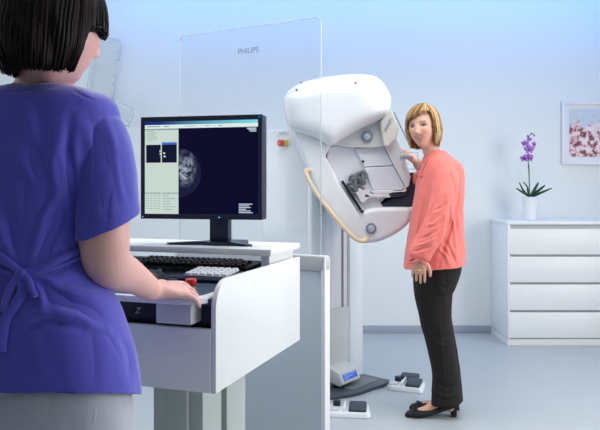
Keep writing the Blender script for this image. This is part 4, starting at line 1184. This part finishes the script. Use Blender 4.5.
# blouse
bm = bmesh.new()
rs_ = [(P(436,151,3.84), .052,.062),(P(437,155,3.845), .068,.085),(P(439,161,3.85), .092,.145),(P(441,170,3.85), .115,.180),(P(439.5,190,3.85), .130,.187),(P(437,212,3.85), .141,.175),(P(436,232,3.85), .150,.180),(P(435,250,3.85), .160,.190),(P(434,268,3.85), .166,.197),(P(434,280,3.85), .166,.197)]
ring_loft(bm, lerp_rings(rs_), 44, 0, 2.2)
add_tube(bm, catmull([P(441,165,3.77), P(446,177,3.695), P(444,198,3.635), P(437,222,3.60), P(428,240,3.59), P(421.5,251,3.59), P(418,258,3.59), P(416,266,3.59)], 4), [(.055,.055)]*4+[(.070,.066)]*4+[(.070,.064)]*4+[(.066,.060)]*4+[(.064,.056)]*4+[(.066,.056)]*4+[(.052,.048)]*5, 26)
add_tube(bm, catmull([P(436,168,3.94), P(434,180,4.0), P(430,190,4.03), P(422,178,4.02)], 5), [(.055,.06)]*6+[(.062,.062)]*5+[(.056,.056)]*5, 24)
me = bake(bm, .0050, 6)
sl_n = (P(418,258,3.59)-P(428,240,3.59)).normalized()
hemn = Vector((-.06,0,-1))
me = cut(me, [(P(435,265.5,3.85), Vector((.10,0,-1)), .27), (P(417.3,259.5,3.59), sl_n, .085)], .002) if True else me
wrinkle(me, .0035, 9, (1,1,.35), 2)
wrinkle(me, .0016, 24, (1,1,.45), 8)
folds(me, [([(421,168),(417,195),(410,230),(406,252)], 1.6, -.007), ([(426,172),(423,200),(416,235),(411,256)], 1.6, .006), ([(440,176),(434,200),(424,235)], 1.5, -.008),
 ([(455,172),(452,200),(447,235),(440,262)], 2.2, -.014), ([(461,180),(459,215),(461,250)], 1.8, .006), ([(450,205),(455,235),(457,262)], 1.6, .006), ([(444,238),(451,252),(456,264)], 1.4, -.006), ([(436,246),(446,256),(449,265)], 1.3, .006),
 ([(412,252),(420,250),(432,246)], 1.2, -.008), ([(413,247),(424,244),(436,238)], 1.3, .007), ([(417,240),(428,236),(440,228)], 1.3, -.006), ([(424,226),(434,224),(444,214)], 1.3, .006), ([(430,212),(440,208),(450,202)], 1.2, -.005),
 ([(448,166),(452,178),(450,190)], 1.3, -.005), ([(427,160),(422,176),(419,192)], 1.1, -.006),([(414,192),(412,215),(406,240)],1.2,.005)])
bl = link('blouse', me, CORAL, pat)
bmt = bmesh.new(); bmt.from_mesh(me); bvh2 = BVHTree.FromBMesh(bmt); bmt.free()
def surf2(px, py, lift=.002):
    o_ = Vector((0,0,EYE)); dr_ = (P(px,py,1)-o_).normalized(); h = bvh2.ray_cast(o_, dr_)
    return (h[0]-dr_*lift) if h[0] is not None else P(px,py,3.7)
tube('neckline_band', catmull([surf2(x,y,.001) for x,y in ((437,152),(431,156),(427,162),(423,170),(420.5,180))], 4), .0045, CORAL, bl, 8)
tube('chest_pocket_edge', catmull([surf2(x,y,.0005) for x,y in ((415.5,174),(419,175.5),(423.5,175.5))], 3), .0035, CORAL, bl, 8)
tube('cuff', catmull([P(417.6,258.8,3.59)+Vector((math.cos(a_)*.050, math.sin(a_)*.046, math.cos(a_)*.022)) for a_ in np.linspace(0, 2*PI, 16)], 3), [(.009,.006)]*46, CORAL, bl, 10)
# trousers
bm = bmesh.new()
ring_loft(bm, lerp_rings([(P(440,245,3.85), .118,.155),(P(438.5,262,3.85), .128,.165),(P(437,275,3.85), .122,.168),(P(434.5,290,3.85), .104,.160)]), 36, 0, 2.2)
for sx, yy in ((0, 3.785), (2.0, 3.915)):
    L_ = [(P(436.5,270,yy), .125,.092),(P(433.3,290,yy), .107,.090),(P(435.5+sx*.5,320,yy), .087,.080),(P(439.5+sx,340,yy), .079,.074),(P(445+sx,370,yy), .073,.070),(P(446+sx,392,yy), .080,.072),(P(446.5+sx,403,yy), .083,.074),(P(446.5+sx,410,yy), .083,.074)]
    ring_loft(bm, lerp_rings(L_), 32, 0, 2.1)
me = bake(bm, .005, 6)
me = cut(me, [(P(447,402.5,3.785), Vector((.12,0,-1)), .115), (P(450,400,3.925), Vector((.12,0,-1)), .1)], .002)
wrinkle(me, .0022, 12, (1,1,.5), 4)
folds(me, [([(424,290),(440,286),(455,292)], 1.5, -.004), ([(428,332),(440,338),(456,334)], 1.6, -.005), ([(430,342),(444,346),(457,342)], 1.5, .004), ([(436,380),(446,388),(458,384)], 1.6, -.005), ([(438,300),(442,350),(446,400)], 1.0, .004),([(434,392),(446,397),(459,394)],1.4,.005)])
link('trousers', me, BROWN, pat)
def shoe(an_, cutx=0):
    e = bpy.data.objects.new('court_shoe', None); C.objects.link(e); e.parent = pat; e.location = Vector((an_.x, an_.y, 0))-pat.location
    bm = bmesh.new(); h = an_.z-.075
    # sole line: heel high, ball and toe on the floor
    pr = [(.064,.050,.045,.018),(.055,.050,.066,.033),(.020,.045,.055,.039),(-.03,.030,.040,.040),(-.09,.012,.034,.044),(-.15,.0,.044,.047),(-.185,.0,.038,.043),(-.215,.0,.030,.030),(-.232,.002,.016,.012)]
    prev = None
    for (x, zb_, hh_, w_) in pr:
        ring = []
        for k in range(16):
            t = 2*PI*k/16; ring.append(bm.verts.new((x, w_*math.cos(t), zb_+hh_/2+hh_/2*math.copysign(abs(math.sin(t))**.7, math.sin(t)))))
        if prev:
            for k in range(16): bm.faces.new((prev[k], prev[(k+1)%16], ring[(k+1)%16], ring[k]))
        else: bm.faces.new(ring[::-1])
        prev = ring
    bm.faces.new(prev)
    # topline rises at the heel
    obj('upper', bm, SUEDE, e, True)
    box('heel', (.022,-.016,0), (.052,.016,.062), SUEDE, e, .005)
    bm = bmesh.new()
    for s_ in (-1,1): add_tube(bm, [Vector((-.185,0,.040)), Vector((-.181,s_*.014,.043)), Vector((-.180,s_*.026,.039))], [(.006,.004),(.010,.005),(.005,.003)], 10, side=(1,0,0))
    add_ellipsoid(bm, (-.186,0,.042), (.006,.006,.005), u=12, v=8); obj('bow', bm, SUEDE, e, True)
shoe(lank); shoe(rank)
rg = P(418.2, 270.2, 3.566)
bm = bmesh.new(); add_tube(bm, [rg+Vector((-.010,0,-.0015)), rg+Vector((0,-.004,0)), rg+Vector((.010,0,.0015))], .0035, 8); obj('ring', bm, mat('gold', (.9,.62,.22), .2, metal=1), pat, True)
bl_ = [(.20,.105,.045),(.36,.20,.085),(.56,.35,.16),(.78,.58,.32)]
bob_hair(hP, pat, HAIRM, bl_, n=800, a=.095, b=.110, top=.132, fringe=(.66,.056), side_ang=1.18, low=(-.12,-.120), chin=-.095, tp=3, asym=.035, seed=9, fr_sweep=.9, width=.0055, tuck=.020, wav=.003)
reparent_world(nurse); reparent_world(pat)
for o_ in pat.children:
    if o_.name.startswith('court_shoe'): o_.matrix_parent_inverse = Matrix.Identity(4)

# ================================================================== camera and light
cam = bpy.data.cameras.new('camera'); co = bpy.data.objects.new('camera', cam); C.objects.link(co)
co.location = (0,0,EYE); co.rotation_euler = (PI/2,0,0)
cam.sensor_width = 36; cam.lens = 36*F/600; cam.shift_y = -(215-188)/600; cam.clip_start = .05
bpy.context.scene.camera = co
def area(name, loc, rot, sx, sy, col, pw, spread=None):
    l = bpy.data.lights.new(name, 'AREA'); l.shape = 'RECTANGLE'; l.size = sx; l.size_y = sy; l.color = col; l.energy = pw
    if spread: l.spread = spread
    o = bpy.data.objects.new(name, l); C.objects.link(o); o.location = loc; o.rotation_euler = rot
    return o
area('ceiling_light_main', (.4, 2.8, H-.02), (0,0,0), 2.8, 1.4, (1,.985,.96), 42, 2.65)
area('ceiling_light_back', (1.0, 4.2, H-.02), (0,0,0), 3.4, .9, (1,.985,.96), 10, 2.5)
area('blue_cove_light', (.8, 5.66, H-.02), (math.radians(10),0,0), 5.0, .15, (.02,.30,1), 21)
area('window_light_right', (XR-.05, 2.3, 1.5), (0, math.radians(90), 0), 1.9, 2.8, (1,.985,.96), 84)
area('fill_light_right_near', (XR-.05, .6, 1.6), (0, math.radians(90), 0), 1.4, .6, (1,.97,.96), 18)  # added fill lamp, no window here; brightens the nurse's sleeve and arm
area('window_light_left', (XL+.05, 4.2, 1.6), (0, math.radians(-90), 0), 1.4, 1.6, (.92,.96,1), 24)
w = bpy.data.worlds.new('world'); bpy.context.scene.world = w; w.use_nodes = True
w.node_tree.nodes['Background'].inputs[0].default_value = (.6,.75,1,1); w.node_tree.nodes['Background'].inputs[1].default_value = .3
vs_ = bpy.context.scene.view_settings; vs_.view_transform = 'Standard'; vs_.look = 'None'; vs_.exposure = -0.07; vs_.gamma = 1; vs_.use_curve_mapping = False
